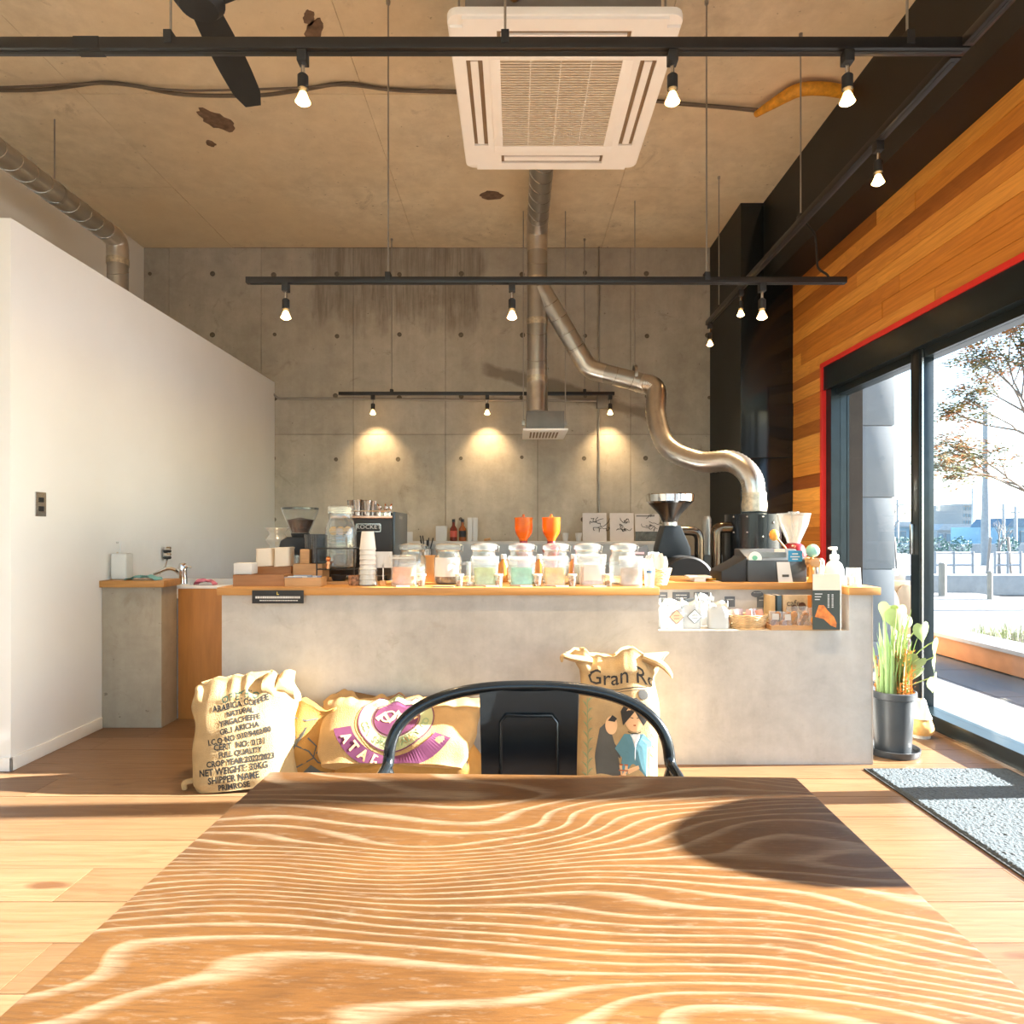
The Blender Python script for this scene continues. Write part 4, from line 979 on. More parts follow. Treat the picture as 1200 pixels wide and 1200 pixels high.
# ---- storage jars with pouches in front
YJ = 3.37
def storage_jar(label, px, fill=None, fh=.05):
    t = thing('storage_jar', label, 'jar', at(px, YJ), 0, 'glass storage jars in a row')
    r = .071
    pr = [(.05, 0), (.064, .003), (r, .018), (r, .128), (r-.012, .150), (.058, .160), (.058, .172)]
    MB().lathe(pr, 30, cap=False).lathe([(q_-.004, z_+.004) for q_, z_ in pr], 30, cap=False).lathe([(.001, .003), (.06, .003)], 28).build('glass', M_jar, t)
    ld = MB().lathe([(.066, .174), (.067, .180), (.066, .196), (.05, .204), (.02, .207), (.001, .207)], 30).build('lid', MATS['clear_lid'], t)
    MB().tube([(.061*math.cos(R(a)), .061*math.sin(R(a)), .168) for a in range(0, 360, 15)], .0022, 6, closed=True).build('wire_bail', M_steel, t)
    MB().tube([(.061, 0, .168), (.075, 0, .16), (.078, 0, .19), (.06, 0, .2)], .0018, 6).build('clasp', M_steel, ld)
    if fill: MB().lathe([(.001, .006), (.058, .006), (r-.007, .02), (r-.007, fh), (.001, fh+.006)], 24).build('contents', fill, t)
    return t
def pouch(label, px, Y, w_, h, col, lab=None, lw=.6, lh=.5, name='bean_pouch'):
    t = thing(name, label, 'pouch', at(px, Y), R(random.uniform(-6, 6)), 'bean pouches before the jars')
    def f(u, v):
        a = 2*math.pi*u; th_ = .032*(1-v)**.7+.002; ww = w_/2*(1-.10*(1-v)-.05*math.sin(math.pi*v))
        return (ww*math.copysign(abs(math.cos(a))**.35, math.cos(a)), th_*math.sin(a)+.006*math.sin(6*v+u*9)*v-.01*v, h*v)
    MB().grid(f, 40, 14, True).build('film', M_pouch, t)
    MB().grid(lambda u, v: (f(u, .06+.55*v)[0]*.90, f(u, .06+.55*v)[1]*.75, f(u, .06+.55*v)[2]), 32, 8, True).build('contents', pm('contents_%d_%d_%d' % tuple(int(c*99) for c in col), col, .6, var=.3, scale=25), t)
    MB().box(-w_*.45, w_*.45, -.012, -.008, h*.88, h*.93).build('zip_seal', M_paper, t)
    if lab: MB().box(-w_*lw/2, w_*lw/2, -.035, -.033, h*.18, h*(.18+lh)).build('label', lab, t, bevel=.0008)
    return t
random.seed(21)
jl = ['behind the orange pouch, leftmost of the jar row', 'with dark beans and a white label, second in the row', 'behind the light green pouch', 'behind the teal pouch under the left amber hopper', 'behind the yellow pouch under the right amber hopper', 'behind the pale pink pouch', 'behind the lettered white pouch, rightmost of the jar row']
jp = [483, 525, 567, 611, 651, 688, 730]
for i, px in enumerate(jp):
    storage_jar('clear glass storage jar '+jl[i], px, M_bean if i in (1,) else (pm('white_filters', (.7, .68, .64), .7) if i in (0, 5) else None), .04 if i == 1 else .10)
o = MB().grid(lambda u, v: (.0735*math.sin((u-.5)*1.9), -.0735*math.cos((u-.5)*1.9), .04+.095*v), 14, 4)
for ob in [x for x in bpy.data.objects if x.name.startswith('storage_jar') and abs(x.location.x-cx(525, YJ)) < .001]: o.build('label', M_paper, ob)
pdat = [('orange', 473, .135, .150, (.72, .33, .16)), ('light green', 569, .135, .145, (.42, .55, .25)), ('teal', 612, .135, .145, (.20, .55, .42)), ('yellow', 650, .125, .145, (.80, .48, .14)), ('pale pink', 694, .14, .155, (.74, .55, .48)), ('lettered white', 739, .12, .145, (.40, .34, .30))]
for cn, px, w_, h, cl in pdat:
    pouch('clear stand-up pouch with %s contents in front of a storage jar' % cn, px, 3.245, w_, h, cl, M_paper if cn == 'pale pink' else None)
# sample cups
for i, px in enumerate((494, 538.5, 584.5, 630, 671, 713)):
    t = thing('sample_cup', 'small clear sample cup of beans in front of the jar row, '+['leftmost', 'second from left', 'third from left', 'third from right', 'second from right', 'rightmost'][i], 'cup', at(px, 3.215), 0, 'bean sample cups')
    MB().lathe([(.017, 0), (.02, .052), (.018, .052), (.016, .003)], 18, cap=False).lathe([(.017, 0), (.017, .002)], 18).build('cup', M_jar, t)
    MB().lathe([(.001, .003), (.0155, .003), (.0165, .026), (.001, .03)], 16).build('beans', pm('light_beans', (.34, .15, .06), .5, var=.5, scale=90), t)
    MB().lathe([(.0215, .052), (.0215, .060), (.001, .061)], 18).build('lid', M_cream, t)
for i, (px, w_, m_) in enumerate(((472, .06, M_paper), (520, .10, M_grey), (577, .06, M_paper), (617, .055, M_paper), (659, .06, M_paper), (703, .06, M_paper))):
    one('price_card', ['white price card lying before the orange pouch', 'grey price card lying under the second jar', 'white price card lying before the light green pouch', 'white price card lying before the teal pouch', 'white price card lying before the yellow pouch', 'white price card lying before the pale pink pouch'][i], 'card',
        MB().box(-w_/2, w_/2, -.013, .013, 0, .005), m_, at(px, 3.178), R(random.uniform(-4, 4)), 'price cards')
one('votive_glass', 'low glass candle holder between the second and third jar', 'candle', MB().lathe([(.016, 0), (.026, .004), (.024, .02), (.014, .024), (.011, .12), (.009, .12), (.009, .004)], 18), M_jar, at(549, 3.22))
one('tea_box', 'orange cardboard box standing behind the first two jars', 'box', MB().box(-.045, .045, -.03, .03, 0, .14), pm('orange_card', (.62, .30, .10), .6), at(504, 3.50), bevel=.002)
for i, (px, lb) in enumerate(((590, 'amber bottle with white cap behind the third and fourth jars'), (632, 'amber bottle with white cap behind the fourth and fifth jars'), (672, 'amber bottle with white cap behind the fifth and sixth jars'))):
    t = thing('syrup_bottle', lb, 'bottle', at(px, 3.48), 0, 'amber bottles behind the jars')
    MB().lathe([(.001, 0), (.026, .002), (.027, .01), (.027, .09), (.012, .115), (.012, .125)], 20).build('glass', pm('amber_bottle', (.50, .20, .04), .2, var=.1), t); MB().lathe([(.014, .122), (.014, .145), (.001, .146)], 16).build('cap', M_paper, t)
# amber-hopper grinders
for i, px in enumerate((613.5, 646)):
    t = thing('hopper_grinder', 'home grinder with amber hopper and dark red body, '+('left one of two' if i == 0 else 'right one of two'), 'grinder', at(px, 3.72), 0, 'amber hopper grinders')
    MB().lathe([(.055, 0), (.055, .02), (.036, .05), (.036, .13), (.05, .16), (.045, .18), (.024, .20), (.022, .212)], 26).build('body', M_dred, t)
    hp = MB().lathe([(.021, .208), (.024, .222), (.045, .255), (.050, .28), (.050, .336)], 28, cap=False).build('hopper', M_amber, t)
    MB().lathe([(.018, .21), (.040, .252), (.044, .268), (.001, .28)], 22).build('beans', pm('amber_beans', (.42, .10, .01), .4, var=.5, scale=80), hp)
    MB().lathe([(.053, .336), (.053, .343), (.008, .347), (.006, .362), (.001, .363)], 26).build('lid', M_amber, t)
# leaning dark card, filter basket, measuring cup
lc = thing('menu_card', 'dark card with pink lettering leaning above the rightmost jar', 'card', at(748, 3.46, .85), 0)
MB().add([(-.055, .0, .155), (.045, .0, .195), (.065, .0, .125), (-.03, .0, .085), (-.055, .003, .155), (.045, .003, .195), (.065, .003, .125), (-.03, .003, .085)], [(0, 1, 2, 3), (7, 6, 5, 4), (0, 4, 5, 1), (1, 5, 6, 2), (2, 6, 7, 3), (3, 7, 4, 0)]).build('card', pm('charcoal_card', (.12, .13, .14), .6), lc)
MB().box(-.045, .03, -.003, -.001, .148, .158).build('lettering_strip', pm('pink_ink', (.75, .45, .50), .6), lc); MB().tube([(0, .005, 0), (0, .005, .14)], .004, 6).build('stick', M_box, lc)
def basket(name, label, px, Y, z, rx, ry, h, flare=1.25):
    t = thing(name, label, 'basket', (cx(px, Y), Y, z))
    n = 11
    for k in range(n):
        v = k/(n-1); s = 1+(flare-1)*v
        MB().tube([(rx*s*math.cos(R(a)), ry*s*math.sin(R(a)), .004+h*v+.0014*(1 if (a//15+k) % 2 else -1)) for a in range(0, 360, 15)], h/n*.62, 6, closed=True).build('woven_ring', M_wick, t)
    for a in range(0, 360, 30): MB().tube([(rx*.97*math.cos(R(a)), ry*.97*math.sin(R(a)), .002), (rx*flare*1.0*math.cos(R(a)), ry*flare*1.0*math.sin(R(a)), h)], .0028, 5).build('stake', M_wick, t)
    MB().lathe([(rx, .0), (rx, .004)], 24).build('base', M_wick, t)
    return t
basket('filter_basket', 'round wicker basket of white paper filters at the end of the jar row', 769, 3.32, WZ, .05, .05, .075, 1.45)
for i, (dx, dy, hh, rz) in enumerate(((-.03, -.01, .10, 10), (.0, .0, .125, -8), (.03, .01, .11, 25), (.01, .03, .13, 50), (-.02, .025, .115, -40))):
    mb = MB(); mb.grid(lambda u, v: ((u-.5)*.095*(.5+.5*v)*(1-.35*max(0, v-.75)/.25), .006*math.sin(9*u+i)+.01*v, hh*v), 8, 7); mb.grid(lambda u, v: ((u-.5)*.095*(.5+.5*v)*(1-.35*max(0, v-.75)/.25), .012+.006*math.sin(8*u+i)+.02*v, hh*v), 8, 7)
    one('paper_filter', ['leftmost', 'tall middle', 'rightmost', 'tallest rear', 'small rear left'][i]+' white paper coffee filter in the wicker basket', 'filter', mb, M_paper, (cx(769, 3.32)+dx, 3.32+dy, WZ+.03), R(rz), 'paper filters in the basket')
mc = thing('measuring_cup', 'clear plastic cup with blue print before the filter basket', 'cup', at(761, 3.195))
MB().lathe([(.021, 0), (.026, .09), (.024, .09), (.019, .003)], 22, cap=False).lathe([(.021, 0), (.021, .002)], 20).build('cup', M_pouch, mc)
MB().grid(lambda u, v: (.0255*math.sin((u-.5)*1.6), -.0262*math.cos((u-.5)*1.6), .066+.012*v), 10, 2).build('print', pm('blue_print', (.12, .25, .5), .6), mc)
# the small black sign on the worktop edge
sg = thing('counter_sign', 'small black notice with tiny white writing stuck on the counter edge', 'sign', (cx(325.5, 3.14), 3.142, zz(699.5, 3.14)))
MB().box(-.121, .121, -.003, .003, -.031, .031).build('plate', M_bkm, sg)
wl = MB(); random.seed(2); x = -.105
while x < .10: ww = random.uniform(.004, .009); wl.box(x, x+ww, -.0036, -.003, -.007, .003); x += ww+.002
x = -.085
while x < .085: ww = random.uniform(.004, .012); wl.box(x, x+ww, -.0036, -.003, -.019, -.015); x += ww+.002
o = wl.build('writing', M_paper, sg); o['kind'] = 'stuff'
MB().prism([(-.004, .010), (.006, .010), (.006, .013), (-.001, .013), (-.001, .024), (-.004, .024)], -.0036, -.003, 'xz').build('symbol', pm('yellow_ink', (.7, .55, .12), .6), sg)

# ================================================================== SINK THINGS
one('canister', 'frosted white plastic canister standing on the pillar cap', 'canister', MB().box(-.045, .045, -.04, .04, 0, .15), pm('frosted_plastic', (.68, .71, .69), .4, var=.03), (cx(142, 3.86), 3.87, .839), bevel=.012, seg=3)
sb = thing('soap_bottle', 'white pump soap bottle beside the canister on the pillar cap', 'bottle', (cx(133.5, 3.93), 3.93, .839))
MB().lathe([(.001, 0), (.022, .002), (.024, .01), (.024, .15), (.012, .175), (.012, .19)], 20).build('bottle', M_cream, sb); MB().tube([(0, 0, .19), (0, 0, .215), (.03, -.01, .212)], .006, 8).build('pump', M_paper, sb)
def cloth(label, px, Y, z, w_, d, h, mat, seed):
    mb = MB(); f = lambda u, v: ((u-.5)*w_*(1-.25*abs(v-.5)), (v-.5)*d, .004+h*(.5+.5*noise.noise(Vector((u*3.5+seed, v*2.5, 0))))*math.sin(math.pi*min(1, max(0, u)))**.4)
    mb.grid(f, 26, 14); mb.grid(lambda u, v: (f(u, v)[0], f(u, v)[1], f(u, v)[2]-.004), 26, 14)
    return one('dish_cloth', label, 'cloth', mb, mat, (cx(px, Y), Y, z))
cloth('crumpled teal dish cloth draped on the pillar cap', 168, 3.80, .839, .20, .09, .035, M_teal, 1)
cloth('folded pink checked cloth on the rim of the sink', 241, 3.99, .797, .13, .07, .045, M_pinkc, 5)
wt = thing('wall_tap', 'small chrome wall tap with a ribbed hose above the sink', 'tap', (PX+.008, 4.42, zz(648, 4.42)-.04))
for k in range(4): MB().lathe([(.022, k*.021), (.026, k*.021+.01), (.022, k*.021+.018)], 18, (.03, 0, 0)).build('ring', M_chrome if k % 2 else M_bkm, wt)
MB().tube([(.0, 0, .04), (.03, 0, .04)], .008, 8).build('wall_stub', M_chrome, wt); MB().tube([(.03, 0, 0), (.028, -.02, -.05), (.01, -.06, -.095)], .006, 8).build('hose', M_steel, wt)

# ================================================================== NICHE
NF = CF+NYD-.001; NZ = .6415
def nsign(label, px0, px1, py0, py1, oval=False, rows=2):
    x0, x1 = cx(px0, NF), cx(px1, NF); z1, z0 = zz(py0, NF), zz(py1, NF)
    t = thing('niche_sign', label, 'sign', ((x0+x1)/2, NF, (z0+z1)/2)); a, b_ = (x1-x0)/2, (z1-z0)/2
    if oval: MB().prism(ell(0, 0, a, b_, 24), -.004, 0, 'xz').build('plate', MATS['charcoal_card'], t)
    else: MB().box(-a, a, -.004, 0, -b_, b_).build('plate', MATS['charcoal_card'], t)
    m = MB(); random.seed(px0)
    for r in range(rows):
        x = -a*.6; zc = b_*(.45-.55*r)
        while x < a*.6: ww = random.uniform(.003, .008); m.box(x, min(x+ww, a*.66), -.0048, -.004, zc-b_*.09, zc+b_*.09); x += ww+.0025
    m.build('writing', M_paper, t)['kind'] = 'stuff'
nsign('dark label behind the gift bags, partly hidden by the worktop end', 771.5, 782, 694, 707)
nsign('dark rectangular label in the niche, middle of the three wide ones', 788, 808, 694, 706)
nsign('dark rectangular label in the niche, rightmost of the three wide ones', 813, 833, 694, 706)
nsign('small square dark label in the niche, alone above the wicker basket', 849, 861, 699, 711, rows=1)
nsign('small square dark label in the niche, under the oval one', 887, 899, 700, 712, rows=1)
nsign('dark oval label at the top of the niche', 880, 894, 692.5, 700, True, rows=1)
def gift_bag(label, px, Y, w_, h, acc, diamond=True, rz=0):
    t = thing('gift_bag', label, 'bag', (cx(px, Y), Y, NZ), R(rz), 'white gift bags in the niche')
    def f(u, v):
        a = 2*math.pi*u; th_ = .035*(1-v)**.5+.006; g_ = 1-.25*max(0, 1-abs(v-.78)/.15)
        return (w_/2*g_*math.copysign(abs(math.cos(a))**.4, math.cos(a)), th_*math.copysign(abs(math.sin(a))**.5, math.sin(a)), h*v+.012*v*v*math.sin(7*a+px)*v)
    MB().grid(f, 44, 16, True).lathe([(.02, .001), (.02, .002)], 8).build('bag', pm('white_bag_film', (.45, .47, .47), .3, var=.05), t)
    for s in (-1, 1): MB().grid(lambda u, v: (s*(.008+.035*u), -.028+.01*math.sin(5*u)*v, h*.84+.03*(v-.5)*u+.012*math.sin(3*u)), 7, 4).build('bow', M_paper, t)
    if diamond:
        r = .036; MB().prism([(0, -r), (r, 0), (0, r), (-r, 0)], -.0375, -.0365, 'xz').build('diamond_border', M_bkm, t).location = (.018, -.0, .058)
        r = .033; lb = MB().prism([(0, -r), (r, 0), (0, r), (-r, 0)], -.0385, -.0375, 'xz').build('diamond_label', acc, t); lb.location = (.018, 0, .058)
        for dz in (.007, -.008): MB().tube([(-.014+.002*q_, -.0387, dz+.003*math.sin(q_*1.9+px)) for q_ in range(15)], .0008, 4).build('handwriting', M_inkd, lb)
        MB().box(-w_*.45, -.018, -.037, -.036, .072, .074).build('string', acc, t)
    return t
M_coral = pm('coral_label', (.78, .40, .26), .6); M_pblue = pm('pale_blue_label', (.62, .72, .77), .6)
gift_bag('white gift bag with a coral diamond tag, leftmost in the niche', 786, 3.27, .12, .135, M_coral, True, 3)
gift_bag('white gift bag with a pale blue diamond tag, second in the niche', 808, 3.285, .10, .135, M_pblue, True, -4)
gift_bag('white gift bag turned sideways between the tagged bags and the basket', 824, 3.40, .09, .15, M_pblue, False, 12)
gift_bag('white gift bag with pale blue contents beside the wicker basket', 841, 3.27, .10, .125, M_pblue, False, -8)
basket('snack_basket', 'low oval wicker basket filled with small snack packets in the niche', 876, 3.28, NZ, .083, .055, .06, 1.16)
random.seed(4)
for i in range(7):
    px = 858+i*5.6
    mb = MB().grid(lambda u, v: ((u-.5)*.035, .006*math.sin(math.pi*u)*math.sin(math.pi*v), .06*v), 6, 6); mb.grid(lambda u, v: ((u-.5)*.035, -.006*math.sin(math.pi*u)*math.sin(math.pi*v), .06*v), 6, 6)
    o = one('snack_packet', ['leftmost coral', 'white left', 'lilac left', 'middle coral', 'white right', 'lilac right', 'rightmost coral'][i]+' snack packet in the oval wicker basket', 'packet', mb, [pm('coral_packet', (.72, .36, .28), .5), M_paper, pm('lilac_packet', (.42, .36, .42), .5)][i % 3], (cx(px, 3.28), 3.27+.018*(i % 3), NZ+.03), R(random.uniform(-30, 30)), 'snack packets in the basket')
    o.rotation_euler[1] = R(random.uniform(-18, 18))
tr = thing('snack_tray', 'light wooden tray of wrapped sweets at the right of the niche', 'tray', (cx(940, 3.23), 3.26, NZ))
hwx = (cx(980, 3.23)-cx(900, 3.23))/2
MB().box(-hwx, hwx, -.07, .07, 0, .008).build('bottom', M_box, tr)
for s in (-1, 1): MB().box(-hwx, hwx, s*.066-.004, s*.066+.004, .008, .022).build('side', M_box, tr); MB().box(s*(hwx-.004)-.004, s*(hwx-.004)+.004, -.062, .062, .008, .022).build('end', M_box, tr)
M_cookie = pm('brown_cookie', (.36, .17, .07), .6, var=.4, scale=40); M_orangec = pm('candied_orange', (.80, .36, .06), .5)
sw = [(908, .0, M_cookie, 'bag of brown cookies with a white label, leftmost on the snack tray'), (919, -.02, M_cookie, 'bag of brown nuts with a white label, second on the snack tray'), (930, .02, M_orangec, 'bag of candied orange, upper left on the snack tray'), (938, -.03, M_cookie, 'bag of brown biscuits low in the middle of the snack tray'), (944, .03, M_orangec, 'bag of candied orange at the back of the snack tray'), (951, -.035, M_orangec, 'bag with one round candied orange slice at the front of the tray'), (963, -.02, M_cookie, 'bag of cookies with printed label, rightmost on the snack tray')]
for i, (px, dy, m_, lb) in enumerate(sw):
    h = .075+.02*(i % 3 == 2 or i == 4); t = thing('sweets_bag', lb, 'sweets', (cx(px, 3.26), 3.26+dy, NZ+.009), R(random.uniform(-15, 15)), 'wrapped sweets on the tray')
    f = lambda u, v: (.034*(1-.15*v)*math.copysign(abs(math.cos(2*math.pi*u))**.5, math.cos(2*math.pi*u)), (.020*(1-v)+.002)*math.sin(2*math.pi*u), h*v)
    MB().grid(f, 26, 8, True).build('film', M_pouch, t)
    if i == 5: MB().lathe([(.022, -.004), (.022, .004)], 22, (0, -.016, .035), 'y').build('orange_slice', m_, t)
    else:
        for k in range(3): MB().lathe([(.014, -.006), (.017, 0), (.014, .006)], 14, (-.012+.012*k, 0, .02+.018*k), 'y').build('piece', m_, t)
    if i in (0, 1, 6): MB().box(-.016, .016, -.016, -.014, h*.45, h*.85).build('label', M_paper, t)
# books standing behind the sweets
def book(label, px0, px1, py0, Y, d, mat, cov=None):
    x0, x1 = cx(px0, Y), cx(px1, Y); h = zz(py0, Y)-NZ
    t = thing('book', label, 'book', ((x0+x1)/2, Y, NZ)); a = (x1-x0)/2
    MB().box(-a, a, 0, d, 0, h).build('cover', mat, t, bevel=.001)
    MB().box(-a+.002, a-.002, .002, d-.001, h-.001, h+.0006).build('pages', M_paper, t)
    return t, a, h
book('slim tan paperback standing at the back of the niche', 902.5, 908.5, 698, 3.40, .09, pm('tan_cover', (.62, .44, .22), .6))
book('slim dark blue paperback with white marks next to the tan one', 911, 916, 698, 3.40, .09, pm('navy_cover', (.07, .13, .18), .5))
bk, ba, bh = book('cafe recipe book with brown photo cover facing out', 917.5, 951, 697.5, 3.405, .02, pm('photo_cover', (.56, .43, .27), .5, var=.3, scale=14))
vs_, fs_ = text_geo('cafe', .045); MB().add([(a-.02, -.0012, b+bh*.72) for a, b in vs_], fs_).build('title', M_inkd, bk, smooth=False)
for (a, b_, r) in ((-.015, .08, .017), (.025, .09, .02), (.02, .04, .022)): MB().prism(ell(a, b_, r, r*1.1, 16), -.0015, 0, 'xz').build('picture', M_bean, bk)
MB().box(ba-.02, ba, -.0012, 0, bh*.3, bh).build('stripe', pm('orange_stripe', (.75, .27, .05), .6), bk)
# leaflet stand at the right end
ls = thing('leaflet_stand', 'upright leaflet with orange photo in a clear holder at the counter end', 'leaflet', (cx(969, 3.13), 3.135, .62))
a = (cx(985, 3.13)-cx(953, 3.13))/2; h0, h1 = zz(738, 3.13)-.62, zz(673, 3.13)-.62
lf = MB().box(-a, a, 0, .003, h0, h1).build('leaflet', pm('dark_leaflet', (.045, .055, .045), .4), ls)
MB().box(-a, a, -.0012, 0, h1-.075, h1).build('pale_header', M_cream, lf)
MB().prism([(-a*.85, h0+.06), (-a*.55, h0+.115), (-a*.2, h0+.115), (a*.1, h0+.09), (a*.55, h0+.06), (a*.75, h0+.03), (a*.7, h0+.01), (a*.3, h0+.02), (-a*.2, h0+.05)], -.0014, 0, 'xz').build('photo', pm('orange_photo', (.78, .20, .03), .5, var=.5, scale=30), lf)
for k in range(2):
    m = MB()
    for r in range(7): m.box(a*(.15+.3*k)-.004, a*(.15+.3*k)+.004, -.0014, 0, h1-.095-.0095*r-.005, h1-.095-.0095*r)
    m.build('printed_column', M_paper, lf)['kind'] = 'stuff'
for k in range(3): MB().box(-a*.85, -a*.85+.035-.006*k, -.0014, 0, h1-.095-.013*k, h1-.091-.013*k).build('printed_line', M_paper, lf)
MB().box(a+.001, a+.004, -.004, .05, h0, h1-.01).box(a+.004, a+.03, .045, .048, h0, h1-.005).build('holder', M_pouch, ls)

# ================================================================== RIGHT WORKTOP
# register
rg = thing('cash_register', 'grey black till printer with white and blue cards on the right worktop', 'till', (cx(905, 3.56), 3.60, WZ))
a = (cx(938, 3.56)-cx(870, 3.56))/2
MB().prism([(-.11, .0), (.11, 0), (.11, .17), (.03, .17), (-.11, .115)], -a, a, 'yz').build('body', pm('dark_grey_plastic', (.055, .062, .068), .35), rg, bevel=.006)
MB().prism([(-.29-.0, .0), (-a-.002, 0), (-a-.002, .135), (-.17, .12), (-.29, .055)], -.10, .11, 'xz').build('side_block', M_bkm, rg, bevel=.005)
MB().box(-.11, .06, -.078, -.070, .122, .155).build('window', pm('smoky_window', (.20, .22, .22), .15), rg).rotation_euler = (0, 0, 0)
MB().lathe([(.034, -.003), (.034, .003)], 26, (-.115, -.105, .125), 'y').build('round_badge', pm('pale_green_badge', (.72, .80, .74), .5), rg)
MB().prism(ell(-.118, .127, .014, .012, 14), -.110, -.108, 'xz').build('badge_mark', pm('badge_green', (.15, .45, .28), .5), rg)
bc = MB().box(.055, .128, -.116, -.113, .108, .165).build('blue_card', pm('blue_card', (.03, .25, .45), .5), rg)
for k, (w_, zc) in enumerate(((.03, .148), (.05, .133), (.03, .120))): MB().box(.09-w_/2, .09+w_/2, -.117, -.116, zc-.003, zc+.003).build('card_writing', M_paper, bc)
wc = MB().add([(.0, -.125, .0), (.075, -.125, .0), (.062, -.113, .105), (-.005, -.113, .105), (.0, -.122, 0), (.075, -.122, 0), (.062, -.110, .105), (-.005, -.110, .105)], [(0, 1, 2, 3), (7, 6, 5, 4), (0, 4, 5, 1), (1, 5, 6, 2), (2, 6, 7, 3), (3, 7, 4, 0)]).build('white_card', M_paper, rg)
MB().box(.02, .055, -.124, -.1225, .028, .040).build('stamp', M_inkd, wc)
MB().box(-.005, .05, -.085, -.08, .157, .172).build('paper_slip', M_cream, rg)
# clear-hopper grinder with red body behind the till
gh = thing('coffee_grinder', 'dark red coffee grinder with tall clear hopper behind the till', 'grinder', at(930, 3.78))
MB().lathe([(.06, 0), (.062, .10), (.07, .14), (.055, .185), (.035, .20)], 26).build('body', M_dred, gh)
hp = MB().lathe([(.034, .198), (.042, .225), (.075, .30), (.088, .355), (.089, .362)], 30, cap=False).lathe([(.030, .20), (.038, .228), (.071, .30), (.084, .355)], 30, cap=False).build('hopper', thin_glass('ribbed_hopper', (.9, .88, .84), 2.0, .18), gh)
for a_ in range(0, 360, 30): MB().tube([(.043*math.cos(R(a_)), .043*math.sin(R(a_)), .226), (.0755*math.cos(R(a_)), .0755*math.sin(R(a_)), .30), (.088*math.cos(R(a_)), .088*math.sin(R(a_)), .355)], .0016, 5).build('hopper_rib', M_jar, hp)
MB().lathe([(.091, .36), (.091, .368), (.03, .372), (.028, .378), (.001, .379)], 30).build('lid', MATS['clear_lid'], gh)
MB().sphere(.035, (-.115, 0, .135)).build('side_knob', M_dred, gh)
so_ = thing('scoop', 'orange wooden scoop leaning behind the till', 'scoop', at(914, 3.74, WZ+.171)); so_.location = (cx(918, 3.64), 3.655, WZ+.171)
MB().tube([(.02, 0, .0), (-.03, 0, .06)], .006, 8).build('handle', M_top, so_); MB().sphere(.026, (-.045, 0, .075), sz=1.2).build('bowl', M_orangec, so_)
# kendama toy
kd = thing('kendama_toy', 'wooden kendama toy with teal and white ball beside the till', 'toy', at(951, 3.46))
MB().lathe([(.022, 0), (.024, .004), (.016, .02), (.012, .06), (.014, .09), (.012, .12), (.008, .13)], 20).build('handle', M_orangec, kd)
MB().lathe([(.018, -.05), (.026, -.045), (.016, -.01), (.016, .01), (.026, .045), (.018, .05)], 20, (0, 0, .105), 'y').build('cross_cups', M_box, kd)
bl_ = MB().sphere(.034, (.006, 0, .165), 18).build('ball', pm('teal_ball', (.25, .55, .50), .35), kd)
MB().sphere(.022, (.033, .01, .10)).build('small_ball', M_box, kd)
# wooden stands etc. behind
for i, (px, Y, r, h, m_, lb) in enumerate(((961, 3.62, .022, .085, M_steel, 'small steel shaker with a grey lid next to the sanitiser'), (953, 3.66, .02, .07, M_paper, 'white tub standing behind the kendama toy'))):
    t = thing('shaker', lb, 'shaker', at(px, Y)); MB().lathe([(r, 0), (r, h), (r*.9, h+.004)], 20).build('body', m_, t); MB().lathe([(r*1.05, h+.002), (r*1.05, h+.02), (r*.5, h+.035), (.001, h+.036)], 20).build('lid', M_grey if i == 0 else M_paper, t)
# sanitiser bottle
sn = thing('sanitiser_bottle', 'white pump sanitiser bottle at the right end of the counter', 'bottle', at(977.5, 3.42))
MB().lathe([(.001, 0), (.046, .003), (.048, .012), (.046, .07), (.035, .10), (.018, .115), (.017, .125)], 28).build('bottle', pm('white_plastic', (.85, .85, .83), .35, var=.02), sn)
MB().lathe([(.022, .122), (.022, .145), (.010, .15), (.008, .17)], 20).build('collar', MATS['white_plastic'], sn)
MB().box(-.018, .012, -.012, .012, .17, .187).box(-.03, -.012, -.006, .006, .174, .184).build('pump_head', MATS['white_plastic'], sn, bevel=.003)
# plastic cup of small things
cu_ = thing('plastic_cup', 'clear plastic cup holding small tins at the counter corner', 'cup', at(1000, 3.30))
MB().lathe([(.036, 0), (.032, .085), (.030, .085), (.034, .003)], 24, cap=False).lathe([(.036, 0), (.036, .003)], 24).build('cup', M_pouch, cu_)
MB().lathe([(.015, .004), (.015, .04)], 14, (-.012, 0, 0)).build('tin', M_bean, cu_); MB().lathe([(.012, .004), (.012, .05)], 14, (.015, .005, 0)).build('tin', M_pblue, cu_)
one('card_box', 'small grey shop-card box behind the leaflet', 'box', MB().box(-.05, .05, -.03, .03, 0, .045), pm('pale_grey_card', (.55, .55, .56), .6), at(977, 3.27), bevel=.002)
# bits on the worktop by the roaster
sc = thing('kitchen_scale', 'small white kitchen scale on the worktop left of the till', 'scale', at(818, 3.56)); MB().box(-.06, .06, -.05, .05, .018, .03).build('plate', M_paper, sc, bevel=.003); MB().box(-.03, .03, -.04, .04, 0, .018).build('base', M_white, sc)
one('yellow_cloth', 'yellow cloth lying on the worktop between scale and till', 'cloth', MB().grid(lambda u, v: ((u-.5)*.12, (v-.5)*.1, .006+.016*abs(noise.noise(Vector((u*4, v*4, 3))))), 16, 12).box(-.05, .05, -.04, .04, 0, .004), pm('yellow_cloth', (.70, .40, .04), .8), at(836, 3.64))
one('paper_slips', 'loose paper slips on the worktop in front of the till', 'paper', MB().box(-.10, .02, -.03, .03, 0, .002).box(-.02, .12, -.035, .02, .002, .004), M_cream, at(858, 3.55, WZ), R(4))

